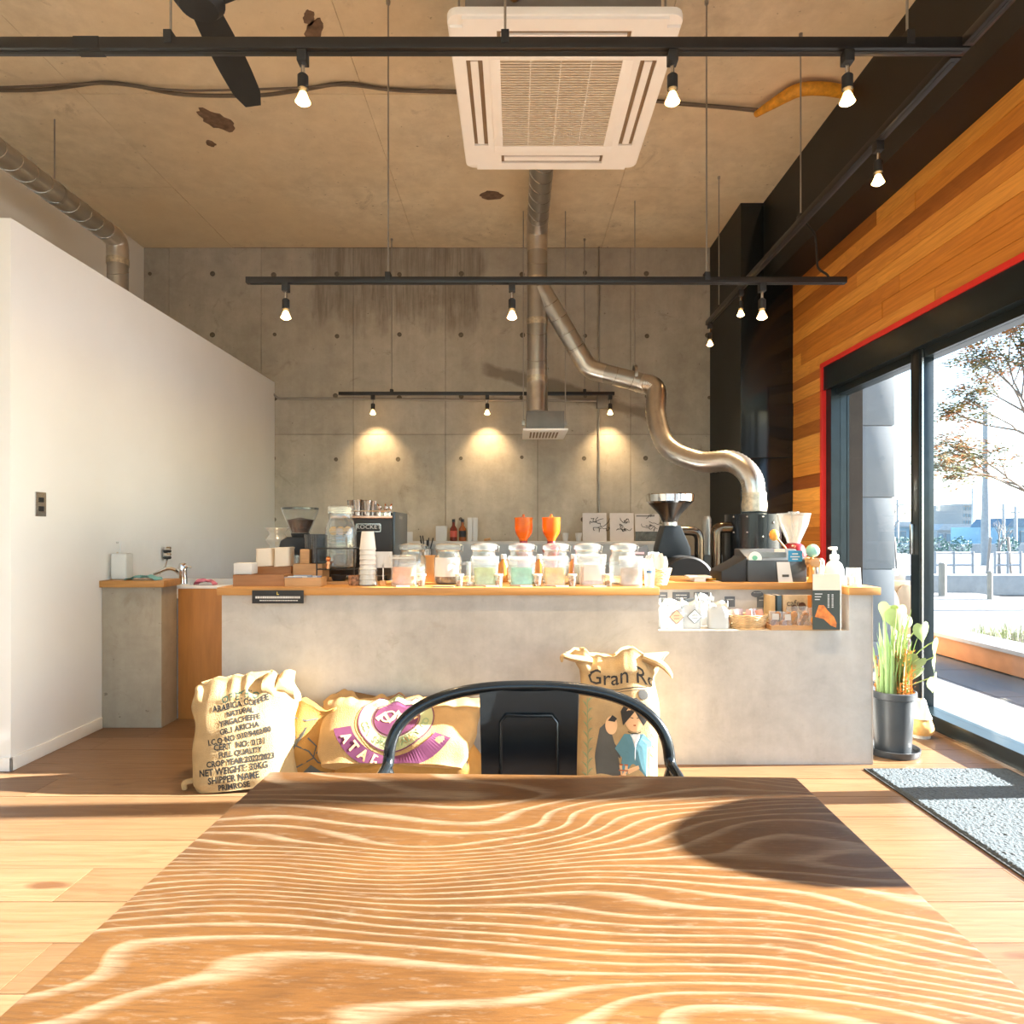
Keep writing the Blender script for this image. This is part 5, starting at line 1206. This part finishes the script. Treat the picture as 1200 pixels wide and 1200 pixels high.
# ================================================================== ROASTER
YR = 4.7; SR = F/YR
ro = thing('coffee_roaster', 'black drum coffee roaster with steel bean hopper behind the counter', 'coffee roaster', (cx(785, YR), YR, 0))
def rz_(py): return zz(py, YR)
MB().lathe([(.150, rz_(590)), (.165, rz_(588)), (.168, rz_(580)), (.164, rz_(579)), (.155, rz_(588))], 36, cap=False).build('hopper_rim', M_chrome, ro)
MB().lathe([(.155, rz_(589)), (.075, rz_(603)), (.050, rz_(612)), (.046, rz_(616))], 36).build('hopper_cone', pm('dark_steel', (.12, .11, .10), .25, metal=.9), ro)
MB().lathe([(.052, rz_(617)), (.052, rz_(612))], 24).build('collar_ring', M_steel, ro)
MB().prism([(-.055, rz_(616)), (.055, rz_(616)), (.125, rz_(643)), (.125, rz_(656)), (-.10, rz_(656)), (-.10, rz_(643))], -.09, .09, 'xz').build('chute', pm('slate_cast_iron', (.035, .042, .047), .45, metal=.5), ro, bevel=.006)
MB().lathe([(.165, -.17), (.178, -.16), (.178, .30), (.165, .31)], 40, (.05, 0, .775), 'y').build('drum', M_bkm, ro)
for a_ in range(0, 360, 30): MB().lathe([(.012, 0), (.012, .014), (.004, .017)], 10, (.05+.145*math.cos(R(a_)), -.17+.0, .775+.145*math.sin(R(a_))), 'y').build('bolt', M_steel, ro)
MB().box(-.26, .30, -.20, .42, .0, .62).build('stand', M_bkm, ro, bevel=.01)
MB().tube(rounded([(.08, .06, rz_(622)), (cx(822, YR)-cx(785, YR), .06, rz_(622)), (cx(822, YR)-cx(785, YR), .06, rz_(690))], .07, 8), .034, 16).build('exhaust_pipe', pm('bronze_pipe', (.16, .12, .085), .18, metal=.9), ro)
MB().box(-.02, .09, -.12, -.10, rz_(664), rz_(661)).build('sight_plate', M_steel, ro)
MB().tube([(.12, -.19, rz_(668)), (.18, -.21, rz_(676))], .01, 8).sphere(.018, (.19, -.215, rz_(677))).build('handle', M_bkm, ro)
MB().lathe([(.016, 0), (.016, .05)], 14, (-.03, -.185, rz_(672)), 'y').build('sample_knob', pm('orange_wood_knob', (.6, .3, .1), .5), ro)
cy_ = thing('roaster_cyclone', 'black cylindrical exhaust hood under the silver hose', 'exhaust hood', (cx(882, 4.85), 4.85, 0))
ch = zz(603, 4.85)
MB().lathe([(.195, .0), (.195, ch), (.09, ch+.006)], 40).build('cylinder', M_bk, cy_)
for a_, zc in ((-150, ch-.02), (-120, ch-.02), (-90, ch-.02), (-65, ch-.06), (-150, ch-.13), (-120, ch-.13), (-90, ch-.16)): MB().sphere(.008, (.196*math.cos(R(a_)), .196*math.sin(R(a_)), zc), 8).build('rivet', M_steel, cy_)
px_ = cx(839, 4.80)-cx(882, 4.85)
MB().tube(rounded([(-.17, -.05, zz(618, 4.8)), (px_, -.05, zz(618, 4.8)), (px_, -.05, .5)], .09, 9), .040, 18).build('side_pipe', MATS['bronze_pipe'], cy_)
one('steel_flask', 'ribbed steel flask standing behind the roaster pipes', 'flask', MB().lathe([(.04, 0)]+[(.036+.004*(k % 2), .02+k*.02) for k in range(14)]+[(.03, .31), (.001, .312)], 22), M_rod, (cx(828, 5.4), 5.4, zz(650, 5.4)))
one('steel_rack', 'grey steel rack behind the roaster pipes', 'rack', MB().box(-.14, .14, -.1, .1, 0, zz(650, 5.4)-.001), M_grey, (cx(822, 5.4), 5.4, 0))

# ================================================================== BACK SHELF
YS = 6.36; SZ = zz(634.5, 6.22)
sf = thing('back_counter', 'grey back counter with raised shelf along the concrete wall', 'counter', (0, 6.0, 0))
MB().box(-2.3, 1.45, -.05, .49, 0, .82).build('cabinet', pm('grey_cabinet', (.38, .38, .36), .5), sf)
MB().box(-2.3, 1.45, -.07, .49, .82, .85).build('top', M_steel, sf)
MB().box(cx(437, 6.22), 1.45, .25, .27, .85, SZ-.025).build('riser', pm('pale_splashback', (.50, .52, .51), .4), sf)
MB().box(cx(437, 6.22), 1.45, .22, .49, SZ-.025, SZ).build('ledge', pm('pale_ledge', (.60, .58, .53), .5), sf)
def shelf_at(px): return (cx(px, YS), YS, SZ)
def card(label, px0, px1, py0, mat, name='signed_board'):
    x0, x1 = cx(px0, YS), cx(px1, YS); h = zz(py0, YS)-SZ; t = thing(name, label, 'board', ((x0+x1)/2, YS, SZ)); a = (x1-x0)/2
    MB().box(-a, a, 0, .006, 0, h).build('board', mat, t).rotation_euler = (R(-5), 0, 0)
    return t, a, h
def scribble(t, a, h, seed, n=5):
    random.seed(seed)
    for k in range(n):
        p = Vector((random.uniform(-.5, .3)*a, 0, h*(.82-.55*k/n))); pts = []
        for i in range(9): pts.append(p.copy()); p += Vector((random.uniform(-.12, .32)*a, 0, random.uniform(-.10, .09)*h))
        MB().tube([Vector((q_.x, -.003+math.tan(R(5))*q_.z, q_.z)) for q_ in cat(pts, 3)], .0024, 5).build('pen_stroke', M_ink, t)
M_sg = pm('signed_card', (.60, .56, .53), .6, var=.05)
t, a, h = card('square board with a black pen autograph on the back shelf, left one', 683, 711, 601, M_sg); scribble(t, a, h, 3)
t, a, h = card('square board with a black pen autograph on the back shelf, right one', 715, 743, 601, M_sg); scribble(t, a, h, 9)
t, a, h = card('printed autographed poster on the back shelf beside the roaster hopper', 744.5, 773, 602, M_sg, 'printed_poster'); scribble(t, a, h, 17, 6)
MB().box(-a, a, -.004, -.001, .0, h*.35).build('dark_photo', pm('dark_photo', (.10, .11, .10), .5, var=.6, scale=18), t)
MB().box(-a*.9, a*.6, .014, .017, h*.90, h*.93).build('printed_line', M_ink, t)
one('white_box', 'small white carton with a tiny mark on the back shelf', 'box', MB().box(-.053, .053, -.03, .03, 0, .145), M_paper, shelf_at(517.5), bevel=.002)
for i, (px, col_) in enumerate(((531.5, (.16, .03, .02)), (542, (.34, .10, .03)))):
    t = thing('liqueur_bottle', ['dark red bottle with black cap on the back shelf', 'amber brown bottle with dark label on the back shelf'][i], 'bottle', shelf_at(px))
    MB().lathe([(.001, 0), (.032, .002), (.034, .01), (.034, .12), (.014, .15), (.013, .185)], 22).build('glass', pm('bottle_%d' % i, col_, .12, var=.1), t)
    MB().lathe([(.015, .183), (.015, .21), (.001, .211)], 16).build('cap', M_bkm, t)
    MB().lathe([(.0346, .04), (.0346, .10)], 22, cap=False).build('label', [pm('red_label', (.5, .08, .05), .6), M_bkm][i], t)
for i, px in enumerate((551, 557)): one('white_carton', 'tall white carton on the back shelf, '+('left' if i == 0 else 'right')+' of the two by the bottles', 'box', MB().box(-.023, .023, -.03, .03, 0, .225), M_paper, shelf_at(px), bevel=.002, group='tall white cartons')
for i, px in enumerate((662.5, 678)): one('espresso_cup', 'small white paper cup on the back shelf, '+['right of the amber hopper', 'beside the signed board'][i], 'cup', MB().lathe([(.022, 0), (.033, .078), (.034, .08), (.031, .08), (.02, .003), (.001, .003)], 20), M_paper, shelf_at(px), group='paper cups on the back shelf')
one('pestle', 'small wooden pestle lying on the ledge of the back shelf', 'pestle', MB().tube([(-.03, 0, .012), (.03, 0, .022)], .012, 10), M_box, shelf_at(571))
one('white_note', 'small white note card on the wall shelf right of the espresso machine', 'card', MB().box(-.03, .03, 0, .004, 0, .09), M_paper, (cx(480, YS), YS, SZ))
ub = thing('utensil_block', 'steel pot of dark utensils on the back counter', 'utensils', (cx(500, 6.1), 6.1, .851))
MB().lathe([(.06, 0), (.065, .11), (.062, .11), (.056, .004)], 22).build('pot', M_steel, ub)
random.seed(6)
for i in range(7): a_ = random.uniform(0, 6.28); MB().tube([(.02*math.cos(a_), .02*math.sin(a_), .05), (.06*math.cos(a_), .05*math.sin(a_), .19+.02*(i % 3))], .006, 6).build('utensil', M_bkm, ub)

# ================================================================== PLANT, MAT
YP = 3.35
pp = thing('potted_plant', 'potted plant with pale heart leaves and orange dry spikes in a dark pot', 'plant', (cx(1046, YP), YP, 0))
MB().lathe([(.115, 0), (.120, .006), (.125, .035), (.119, .035), (.112, .012)], 36).build('saucer', M_pot, pp)
MB().lathe([(.075, .013), (.082, .016), (.098, .28), (.108, .285), (.108, .315), (.100, .318), (.096, .29)], 36).build('pot', M_pot, pp)
MB().lathe([(.096, .290), (.001, .297)], 24).build('soil', M_soil, pp)
random.seed(12)
heart = []
for i in range(20):
    a = 2*math.pi*i/20; heart.append((.5*math.sin(a)**3*1.0, (13*math.cos(a)-5*math.cos(2*a)-2*math.cos(3*a)-math.cos(4*a))/26))
def hleaf(px, py, dY, size, tilt, yaw, roll):
    size *= 1.2
    c = P(px, py, YP+dY)-Vector(pp.location)
    M = Matrix.Translation(c) @ Matrix.Rotation(R(yaw), 4, 'Z') @ Matrix.Rotation(R(tilt), 4, 'X') @ Matrix.Rotation(R(roll), 4, 'Y')
    vs = [M @ Vector((0, 0, 0))]; fs = []
    for k in (.5, 1.0):
        vs += [M @ Vector((x*size*k, .18*size*(abs(x)*k)**1.3*1.4+.04*size*(z*k)**2, z*size*k)) for x, z in heart]
    n = len(heart)
    for i in range(n):
        fs.append((0, 1+i, 1+(i+1) % n)); fs.append((1+i, 1+n+i, 1+n+(i+1) % n, 1+(i+1) % n))
    lf = MB().add(vs, fs).build('leaf', M_leaf, pp)
    MB().tube(bez((random.uniform(-.03, .03), random.uniform(-.02, .02), .29), (c.x*.3, c.y*.5, c.z*.95), M @ Vector((0, 0, .35*size)), 6), .0028, 6).build('stalk', M_leaf, lf)
for args in ((1052, 724, -.03, .11, 10, 10, -15), (1040, 716, .02, .08, 20, -30, 20), (1063, 728, .05, .07, -15, 20, 35), (1081, 740, -.02, .085, 5, 15, -8), (1098, 758, .0, .09, 10, 45, 5), (1096, 776, .03, .075, 5, 50, -5), (1094, 800, .02, .085, 12, 35, -20), (1072, 778, -.04, .09, 25, -5, 25), (1068, 770, .0, .07, 0, 60, 0), (1076, 788, .03, .07, 20, 20, 30)): hleaf(*args)
for i in range(70):
    a_ = random.uniform(0, 6.28); r0 = random.uniform(.0, .07); h = random.uniform(.16, .44); lean = random.uniform(.0, .06); wd_ = random.uniform(.006, .011)
    bx, by = r0*math.cos(a_), r0*math.sin(a_)
    tip = Vector((bx+lean*math.cos(a_), by+lean*math.sin(a_), .29+h)); mid = Vector((bx, by, .29+h*.55))
    pts = bez((bx, by, .285), mid, tip, 6); sd = Vector((-math.sin(a_+.6), math.cos(a_+.6), 0))
    vs = []; fs = []
    for j, q_ in enumerate(pts):
        k = wd_*(1-(j/6)**2)+.0008; vs += [q_-sd*k, q_+Vector((math.cos(a_), math.sin(a_), 0))*k*.4, q_+sd*k]
        if j: b0 = 3*j; fs += [(b0-3, b0-2, b0+1, b0), (b0-2, b0-1, b0+2, b0+1)]
    MB().add(vs, fs).build('blade', M_leafd if i % 3 else M_leaf, pp)
for i in range(26):
    a_ = random.uniform(0, 6.28); r0 = random.uniform(.02, .085); h = random.uniform(.04, .26); mb = MB()
    for k in range(int(14+h*90)):
        zc = .295+h*random.random(); an = random.uniform(0, 6.28); c = Vector((r0*math.cos(a_)+.012*math.cos(an), r0*math.sin(a_)+.012*math.sin(an), zc)); d = Vector((math.cos(an)*.010, math.sin(an)*.010, .010)); s_ = Vector((-math.sin(an), math.cos(an), 0))*.005
        mb.add([c-s_, c+s_, c+d], [(0, 1, 2)])
    mb.tube([(r0*math.cos(a_), r0*math.sin(a_), .29), (r0*math.cos(a_), r0*math.sin(a_), .295+h)], .003, 5)
    mb.build('dry_spike', M_dry, pp)['kind'] = 'stuff'
bgp = thing('wrapped_pot', 'small pot wrapped in orange and white cloth behind the plant pot', 'pot', (cx(1078, 3.62), 3.62, 0))
MB().grid(lambda u, v: ((.055+.012*math.sin(3.4*v+.4)+.006*math.sin(5*2*math.pi*u)*v)*math.cos(2*math.pi*u), (.055+.012*math.sin(3.4*v+.4)+.006*math.sin(10*math.pi*u)*v)*math.sin(2*math.pi*u), .02+.09*v), 30, 10, True).build('cloth', pm('orange_cloth', (.75, .40, .12), .7, var=.2, scale=20), bgp)
MB().grid(lambda u, v: ((.058*(1-.6*v)+.01*math.sin(8*math.pi*u)*v)*math.cos(2*math.pi*u), (.058*(1-.6*v)+.01*math.sin(8*math.pi*u)*v)*math.sin(2*math.pi*u), .105+.10*v), 30, 8, True).build('gathered_top', M_cream, bgp)
MB().lathe([(.05, 0), (.052, .02), (.001, .021)], 24).build('foot', M_cream, bgp)
dm = thing('door_mat', 'grey loop-pile door mat with a dark edge in front of the window', 'mat', (0, 0, .0004))
MB().box(1.63, 2.30, 1.55, 3.115, 0, .006).build('rubber_edge', M_matb, dm)
def matsurf(u, v):
    x, y = 1.640+.65*u, 1.56+1.545*v; ed = min(1, min(u, 1-u)*60, min(v, 1-v)*140)
    return (x, y, .0065+ed*(.006+.0035*noise.noise(Vector((x*95, y*95, 0)))))
o = MB().grid(matsurf, 190, 400).build('pile', M_mat, dm, angle=80); o['kind'] = 'stuff'

# ================================================================== OUTSIDE
GZ = -.06
M_pave = pm('pale_paving', (.15, .145, .14), .7, var=.08, scale=.8)
struct('ground', MB().box(-120, 160, -120, 160, -.5, -.125), pm('asphalt_ground', (.13, .132, .137), .8, var=.1, scale=.5))
pv = struct('pavement', MB().box(2.47, 8.9, -14, 13.2, -.3, GZ), M_pave)
slab = MB().box(0, 1, 0, 1, 0, 1).mesh('paving_slab', M_pave, smooth=False)
for i in range(7):
    for j in range(13):
        o = bpy.data.objects.new('paving_slab', slab); C.objects.link(o); o.parent = pv; o.location = (2.52+i*.9, 1.0+j*.93, GZ-.001); o.scale = (.892, .922, .006)
oc = struct('outer_column', MB().box(2.80, 3.16, 5.58, 6.2, -.3, 4.4), pm('column_joint', (.18, .19, .2), .8))
M_oc = pm('grey_tile_cladding', (.17, .185, .20), .5, var=.06, scale=4)
zc = zz(667, 5.57)
k = -2
while zc+.6*k < 4.3:
    MB().box(2.79, 3.17, 5.565, 6.21, zc+.6*k+.003, zc+.6*(k+1)-.003).build('cladding_panel', M_oc, oc, bevel=.002); k += 1
tbx = thing('timber_box', 'tan timber bench box outside the far window pane', 'bench', (3.42, 6.35, GZ))
for k in range(5): MB().box(-.22, .17, -.3, .3, .005+k*.145, .1495+k*.145).build('plank', pm('tan_timber', (.50, .33, .18), .6, var=.15, stretch=(.5, 6, 6)), tbx, bevel=.003)
gt = thing('grey_crate', 'grey plastic crate with a white label on the timber box outside', 'crate', (3.46, 6.2, GZ+.727))
MB().prism([(-.14, 0), (.11, 0), (.13, .10), (-.16, .10)], -.1, .12, 'xz').build('body', pm('grey_crate', (.33, .31, .29), .5), gt, bevel=.006); MB().box(-.06, .05, -.104, -.1, .045, .08).build('label', M_paper, gt)
M_disc = pm('pale_pink_disc', (.50, .33, .25), .6, var=.1)
for i, (px, Y, lb) in enumerate(((1040, 5.90, 'pale pink oval-backed garden chair outside by the timber box'), (1063, 6.02, 'tan oval-backed garden chair outside, partly behind the mullion'))):
    mt = [M_disc, pm('tan_disc', (.42, .30, .19), .6)][i]; t = thing('garden_chair', lb, 'chair', (cx(px, Y), Y, GZ+.005), 0, 'oval-backed garden chairs')
    MB().prism(ell(0, .46, .115, .235, 32), 0, .025, 'xz').build('oval_back', mt, t, bevel=.006)
    MB().box(-.11, .11, -.16, -.002, .22, .245).build('seat', mt, t, bevel=.004)
    for sx in (-1, 1):
        MB().tube([(sx*.09, -.14, .22), (sx*.10, -.15, 0)], .01, 8).build('leg', M_steel, t); MB().tube([(sx*.08, .012, .30), (sx*.10, .0, 0)], .01, 8).build('leg', M_steel, t)
# planter with orange timber edge and grass
pt = thing('street_planter', 'low planter outside with orange timber edge and grass', 'planter', (4.0, 5.0, GZ))
M_or = pm('orange_timber_edge', (.46, .20, .085), .6, var=.12)
MB().box(0, .06, -1.6, 1.45, .02, .20).build('edge_beam', M_or, pt, bevel=.004); MB().box(.06, 1.7, 1.39, 1.45, .02, .20).build('edge_beam', M_or, pt, bevel=.004)
MB().box(-.06, .30, -1.62, 1.52, .20, .235).build('stone_coping', pm('pale_coping', (.33, .32, .32), .6), pt, bevel=.004)
MB().box(.30, 1.7, -1.6, 1.39, .02, .21).build('earth', M_soil, pt)
random.seed(31); mb = MB()
for i in range(2600):
    x, y_ = random.uniform(.28, 1.3), random.uniform(-1.4, 1.35); h = random.uniform(.06, .16); a_ = random.uniform(0, 6.28); l = random.uniform(.01, .06)
    mb.add([(x-.004*math.cos(a_), y_-.004*math.sin(a_), .21), (x+.004*math.cos(a_), y_+.004*math.sin(a_), .21), (x+l*math.sin(a_), y_+l*math.cos(a_), .21+h)], [(0, 1, 2)])
mb.build('grass', pm('pale_grass', (.26, .30, .15), .7, var=.3), pt, smooth=False)['kind'] = 'stuff'
# low kerb wall, bollards, rails
one('kerb_wall', 'long low white kerb wall across the street side', 'wall', MB().box(6.9, 19, 12.9, 13.4, GZ-.05, .28), pm('white_stone', (.30, .31, .32), .7), bevel=.01)
for i, (px, Y, w_, h) in enumerate(((1104.5, 12.2, .13, .62), (1160, 11.6, .085, .50))):
    one('bollard', ['thick cream bollard outside beside the window mullion', 'slim cream bollard outside in the middle of the right pane'][i], 'bollard', MB().lathe([(w_/2, 0), (w_/2, h-.02), (w_/2-.015, h), (.001, h)], 18), pm('cream_bollard', (.32, .29, .245), .6), (cx(px, Y), Y, GZ-.0))
for i, (px0, px1, Y) in enumerate(((1096, 1140, 17.0), (1166, 1196, 17.0))):
    t = thing('street_railing', ['pale street railing left of the lamp post', 'pale street railing right of the lamp post'][i], 'railing', (cx(px0, Y), Y, -.125)); L_ = cx(px1, Y)-cx(px0, Y)
    for x in (0, L_/2, L_): MB().lathe([(.03, 0), (.03, .75)], 10, (x, 0, 0)).build('post', pm('pale_rail', (.28, .29, .31), .5), t)
    for z_ in (.4, .72): MB().tube([(0, 0, z_), (L_, 0, z_)], .025, 8).build('rail', MATS['pale_rail'], t)
# lamp post
YL = 25
lp = thing('street_lamp', 'tall pale street lamp post seen through the right window pane', 'street lamp', (cx(1155, YL), YL, -.125))
MB().lathe([(.15, 0), (.15, 1.5), (.10, 3.4), (.09, zz(475, YL)+.1)], 16).build('post', pm('pale_post', (.26, .28, .30), .5), lp)
MB().tube([(0, 0, zz(475, YL)+.1), (-.35, 0, zz(475, YL)+.02), (-.62, 0, zz(479, YL)+.1)], .05, 8, flat=.5).build('arm', MATS['pale_post'], lp)
# branching helper for trees
def grow(mb, p, d, ln, r, depth, tips, rnd, spread=.6):
    p2 = p+d*ln; mid = (p+p2)/2+Vector((rnd.uniform(-.05, .05), rnd.uniform(-.05, .05), 0))*ln
    mb.tube([p, mid, p2], [r, r*.85, r*.7], 6)
    tips.append((p2, depth))
    if depth:
        for k in range(rnd.choice((2, 3))):
            dd = (d+Vector((rnd.uniform(-1, 1), rnd.uniform(-1, 1), rnd.uniform(-.4, .6)))*spread).normalized()
            grow(mb, p2, dd, ln*rnd.uniform(.62, .82), r*.65, depth-1, tips, rnd, spread)
rnd = random.Random(19)
def leaf_tree(label, base, limbs, nleaf, mats):
    t = thing('street_tree', label, 'tree', base)
    tips = []; mb = MB()
    for (a, b_, ln, r, dp) in limbs: grow(mb, Vector(a), Vector(b_).normalized(), ln, r, dp, tips, rnd, .55)
    mb.build('branches', pm('grey_bark', (.20, .16, .13), .8, var=.25), t)
    tp_ = [q_ for q_, d in tips if d <= 2]
    for mi, m_ in enumerate(mats):
        lm = MB()
        for k in range(nleaf):
            c = rnd.choice(tp_)+Vector((rnd.gauss(0, .10), rnd.gauss(0, .10), rnd.gauss(0, .07))); an = rnd.uniform(0, 6.28)
            for j in range(6):      # pinnate spray
                ax = Vector((math.cos(an), math.sin(an), -.25)); sd = Vector((-math.sin(an), math.cos(an), 0)); q_ = c+ax*.04*j; s_ = 1 if j % 2 else -1
                e_ = q_+sd*s_*.085+ax*.04+Vector((0, 0, rnd.uniform(-.02, .02))); w_ = ax*.022
                lm.add([q_, (q_+e_)/2+w_, e_, (q_+e_)/2-w_], [(0, 1, 2, 3)])
        lm.build('foliage', m_, t, smooth=False)['kind'] = 'stuff'
    return t
bt = Vector((8.38, 10.0, GZ))
TM = [pm('olive_leaves', (.22, .22, .08), .6, var=.3), pm('rust_leaves', (.46, .18, .05), .6, var=.3), pm('dark_green_leaves', (.07, .10, .05), .6, var=.3)]
leaf_tree('street tree with rust and olive autumn leaves outside the window', bt,
    [((0, 0, 0), (-.02, 0, 1), 1.55, .06, 0), ((-.03, 0, 1.5), (-1, 0, .42), .72, .028, 4), ((-.02, 0, 1.5), (-.3, .1, 1), 1.05, .035, 4), ((-.3, .1, 2.5), (-1, -.1, .42), .55, .024, 4), ((-.32, .1, 2.5), (-.5, .2, 1), .6, .026, 4), ((-.55, 0, 1.8), (-1, .2, .35), .55, .02, 3)], 430, TM)
def bare_tree(label, px, Y, ln, dp, seed):
    global rnd; rnd = random.Random(seed); t = thing('bare_tree', label, 'tree', (cx(px, Y), Y, -.125)); mb = MB(); tips = []
    grow(mb, Vector((0, 0, 0)), Vector((0, 0, 1)), ln, .045, dp, tips, rnd, .42)
    mb.build('branches', pm('pale_bark', (.22, .21, .205), .8, var=.2), t)
    for s in (-1, 1): MB().tube([(s*.35, 0, 0), (s*.25, 0, 1.1)], .035, 6).build('stake', pm('stake_wood', (.28, .24, .21), .8), t)
bare_tree('bare young street tree behind the crate in the far pane', 1038, 20, .80, 4, 2)
bare_tree('bare young street tree with stakes right of the lamp post', 1171, 19, .55, 4, 5)
# far buildings
def building(label, px0, px1, py0, Y, d, wall, roof, win=(0, 0), gable=False, base=-.125):
    x0, x1 = cx(px0, Y), cx(px1, Y); h = zz(py0, Y)-base; t = thing('building', label, 'building', ((x0+x1)/2, Y, base)); a = (x1-x0)/2
    hw_ = h*.72 if gable else h*.94
    MB().box(-a, a, 0, d, 0, hw_).build('wall', wall, t)
    if gable: MB().prism([(-a*1.04, hw_), (a*1.04, hw_), (a*.8, h), (-a*.8, h)], -.3, d*.6, 'xz').build('roof', roof, t)
    else: MB().box(-a*1.02, a*1.02, -.3, d, hw_, h).build('roof', roof, t)
    nx, nz_ = win
    for i in range(nx):
        for k in range(nz_):
            xc = -a+(i+.5)*2*a/nx; zc_ = hw_*(k+.55)/nz_; w_ = a/nx*.62; hh = hw_/nz_*.28
            f_ = MB().box(xc-w_, xc+w_, -.08, .0, zc_-hh, zc_+hh).build('window', pm('far_window_frame', (.3, .32, .34), .5), t)
            MB().box(xc-w_*.85, xc+w_*.85, -.1, -.08, zc_-hh*.82, zc_+hh*.82).build('pane', pm('far_window_glass', (.10, .19, .26), .2), f_)
    return t
M_fw = pm('far_wall_pale', (.28, .30, .32), .7); M_fb = pm('far_blue_wall', (.20, .34, .45), .6); M_fr = pm('far_grey_roof', (.30, .33, .36), .7); M_fd = pm('far_dark_blue', (.10, .17, .24), .6)
building('low white hall with grey arched roof far beyond the left pane', 1020, 1075, 611, 64, 8, M_fw, M_fr, (5, 1), True)
building('blue-walled shed in front of the white hall', 1030, 1075, 616, 52, 6, M_fb, M_fr, (4, 1))
building('station building with dark roof left of the lamp post', 1098, 1150, 614, 58, 5, M_fw, M_fr, (6, 1), True)
building('small tower block far behind the station', 1128, 1141, 590, 120, 14, M_fw, M_fr, (4, 5))
building('blue glazed pavilion with white posts at the right edge', 1178, 1240, 607, 48, 6, M_fb, M_fd, (8, 1), True)
building('white canopy building right of the lamp post', 1150, 1177, 618, 66, 5, M_fw, M_fw, (4, 1))
for i, (px, py, Y, lb) in enumerate(((1052, 585, 50, 'thin utility pole with signal arm beyond the left pane'), (1140, 572, 60, 'dark thin utility pole left of the lamp post'), (1176, 590, 45, 'thin pole right of the lamp post'), (1190, 593, 43, 'grey chimney pole at the right edge of the window'))):
    t = thing('utility_pole', lb, 'pole', (cx(px, Y), Y, -.125)); h = zz(py, Y)+.125
    MB().lathe([(.12, 0), (.08, h)], 8).build('pole', M_fr, t); MB().box(-.6 if i == 0 else -.3, .5 if i == 0 else .3, -.05, .05, h-.45, h-.35).build('cross_arm', M_fr, t)
one('street_guard_wall', 'long pale guard wall along the far side of the road', 'wall', MB().box(20, 70, 40, 40.3, -.125, .42), M_fw)
random.seed(77)
for i in range(5):
    px = [1032, 1058, 1100, 1126, 1180][i]; Y = 38; mb = MB()
    for k in range(260):
        a_ = random.uniform(0, 6.28); u_ = random.uniform(-1, 1); r = .55*random.uniform(.7, 1); s_ = math.sqrt(1-u_*u_); c = Vector((r*s_*math.cos(a_), r*s_*math.sin(a_), .5+.5*r*u_/.55)); d = Vector((random.uniform(-1, 1), random.uniform(-1, 1), random.uniform(-1, 1)))*.12; e_ = Vector((random.uniform(-1, 1), random.uniform(-1, 1), random.uniform(-1, 1)))*.12
        mb.add([c, c+d, c+e_], [(0, 1, 2)])
    one('roadside_shrub', 'dark green shrub beyond the road, '+['next to the outer column', 'in the far pane by the mullion', 'in the right pane by the mullion', 'left of the lamp post', 'right of the lamp post'][i], 'shrub', mb, pm('far_shrub', (.07, .15, .13), .8, var=.4), (cx(px, Y), Y, -.125), group='roadside shrubs', smooth=False)
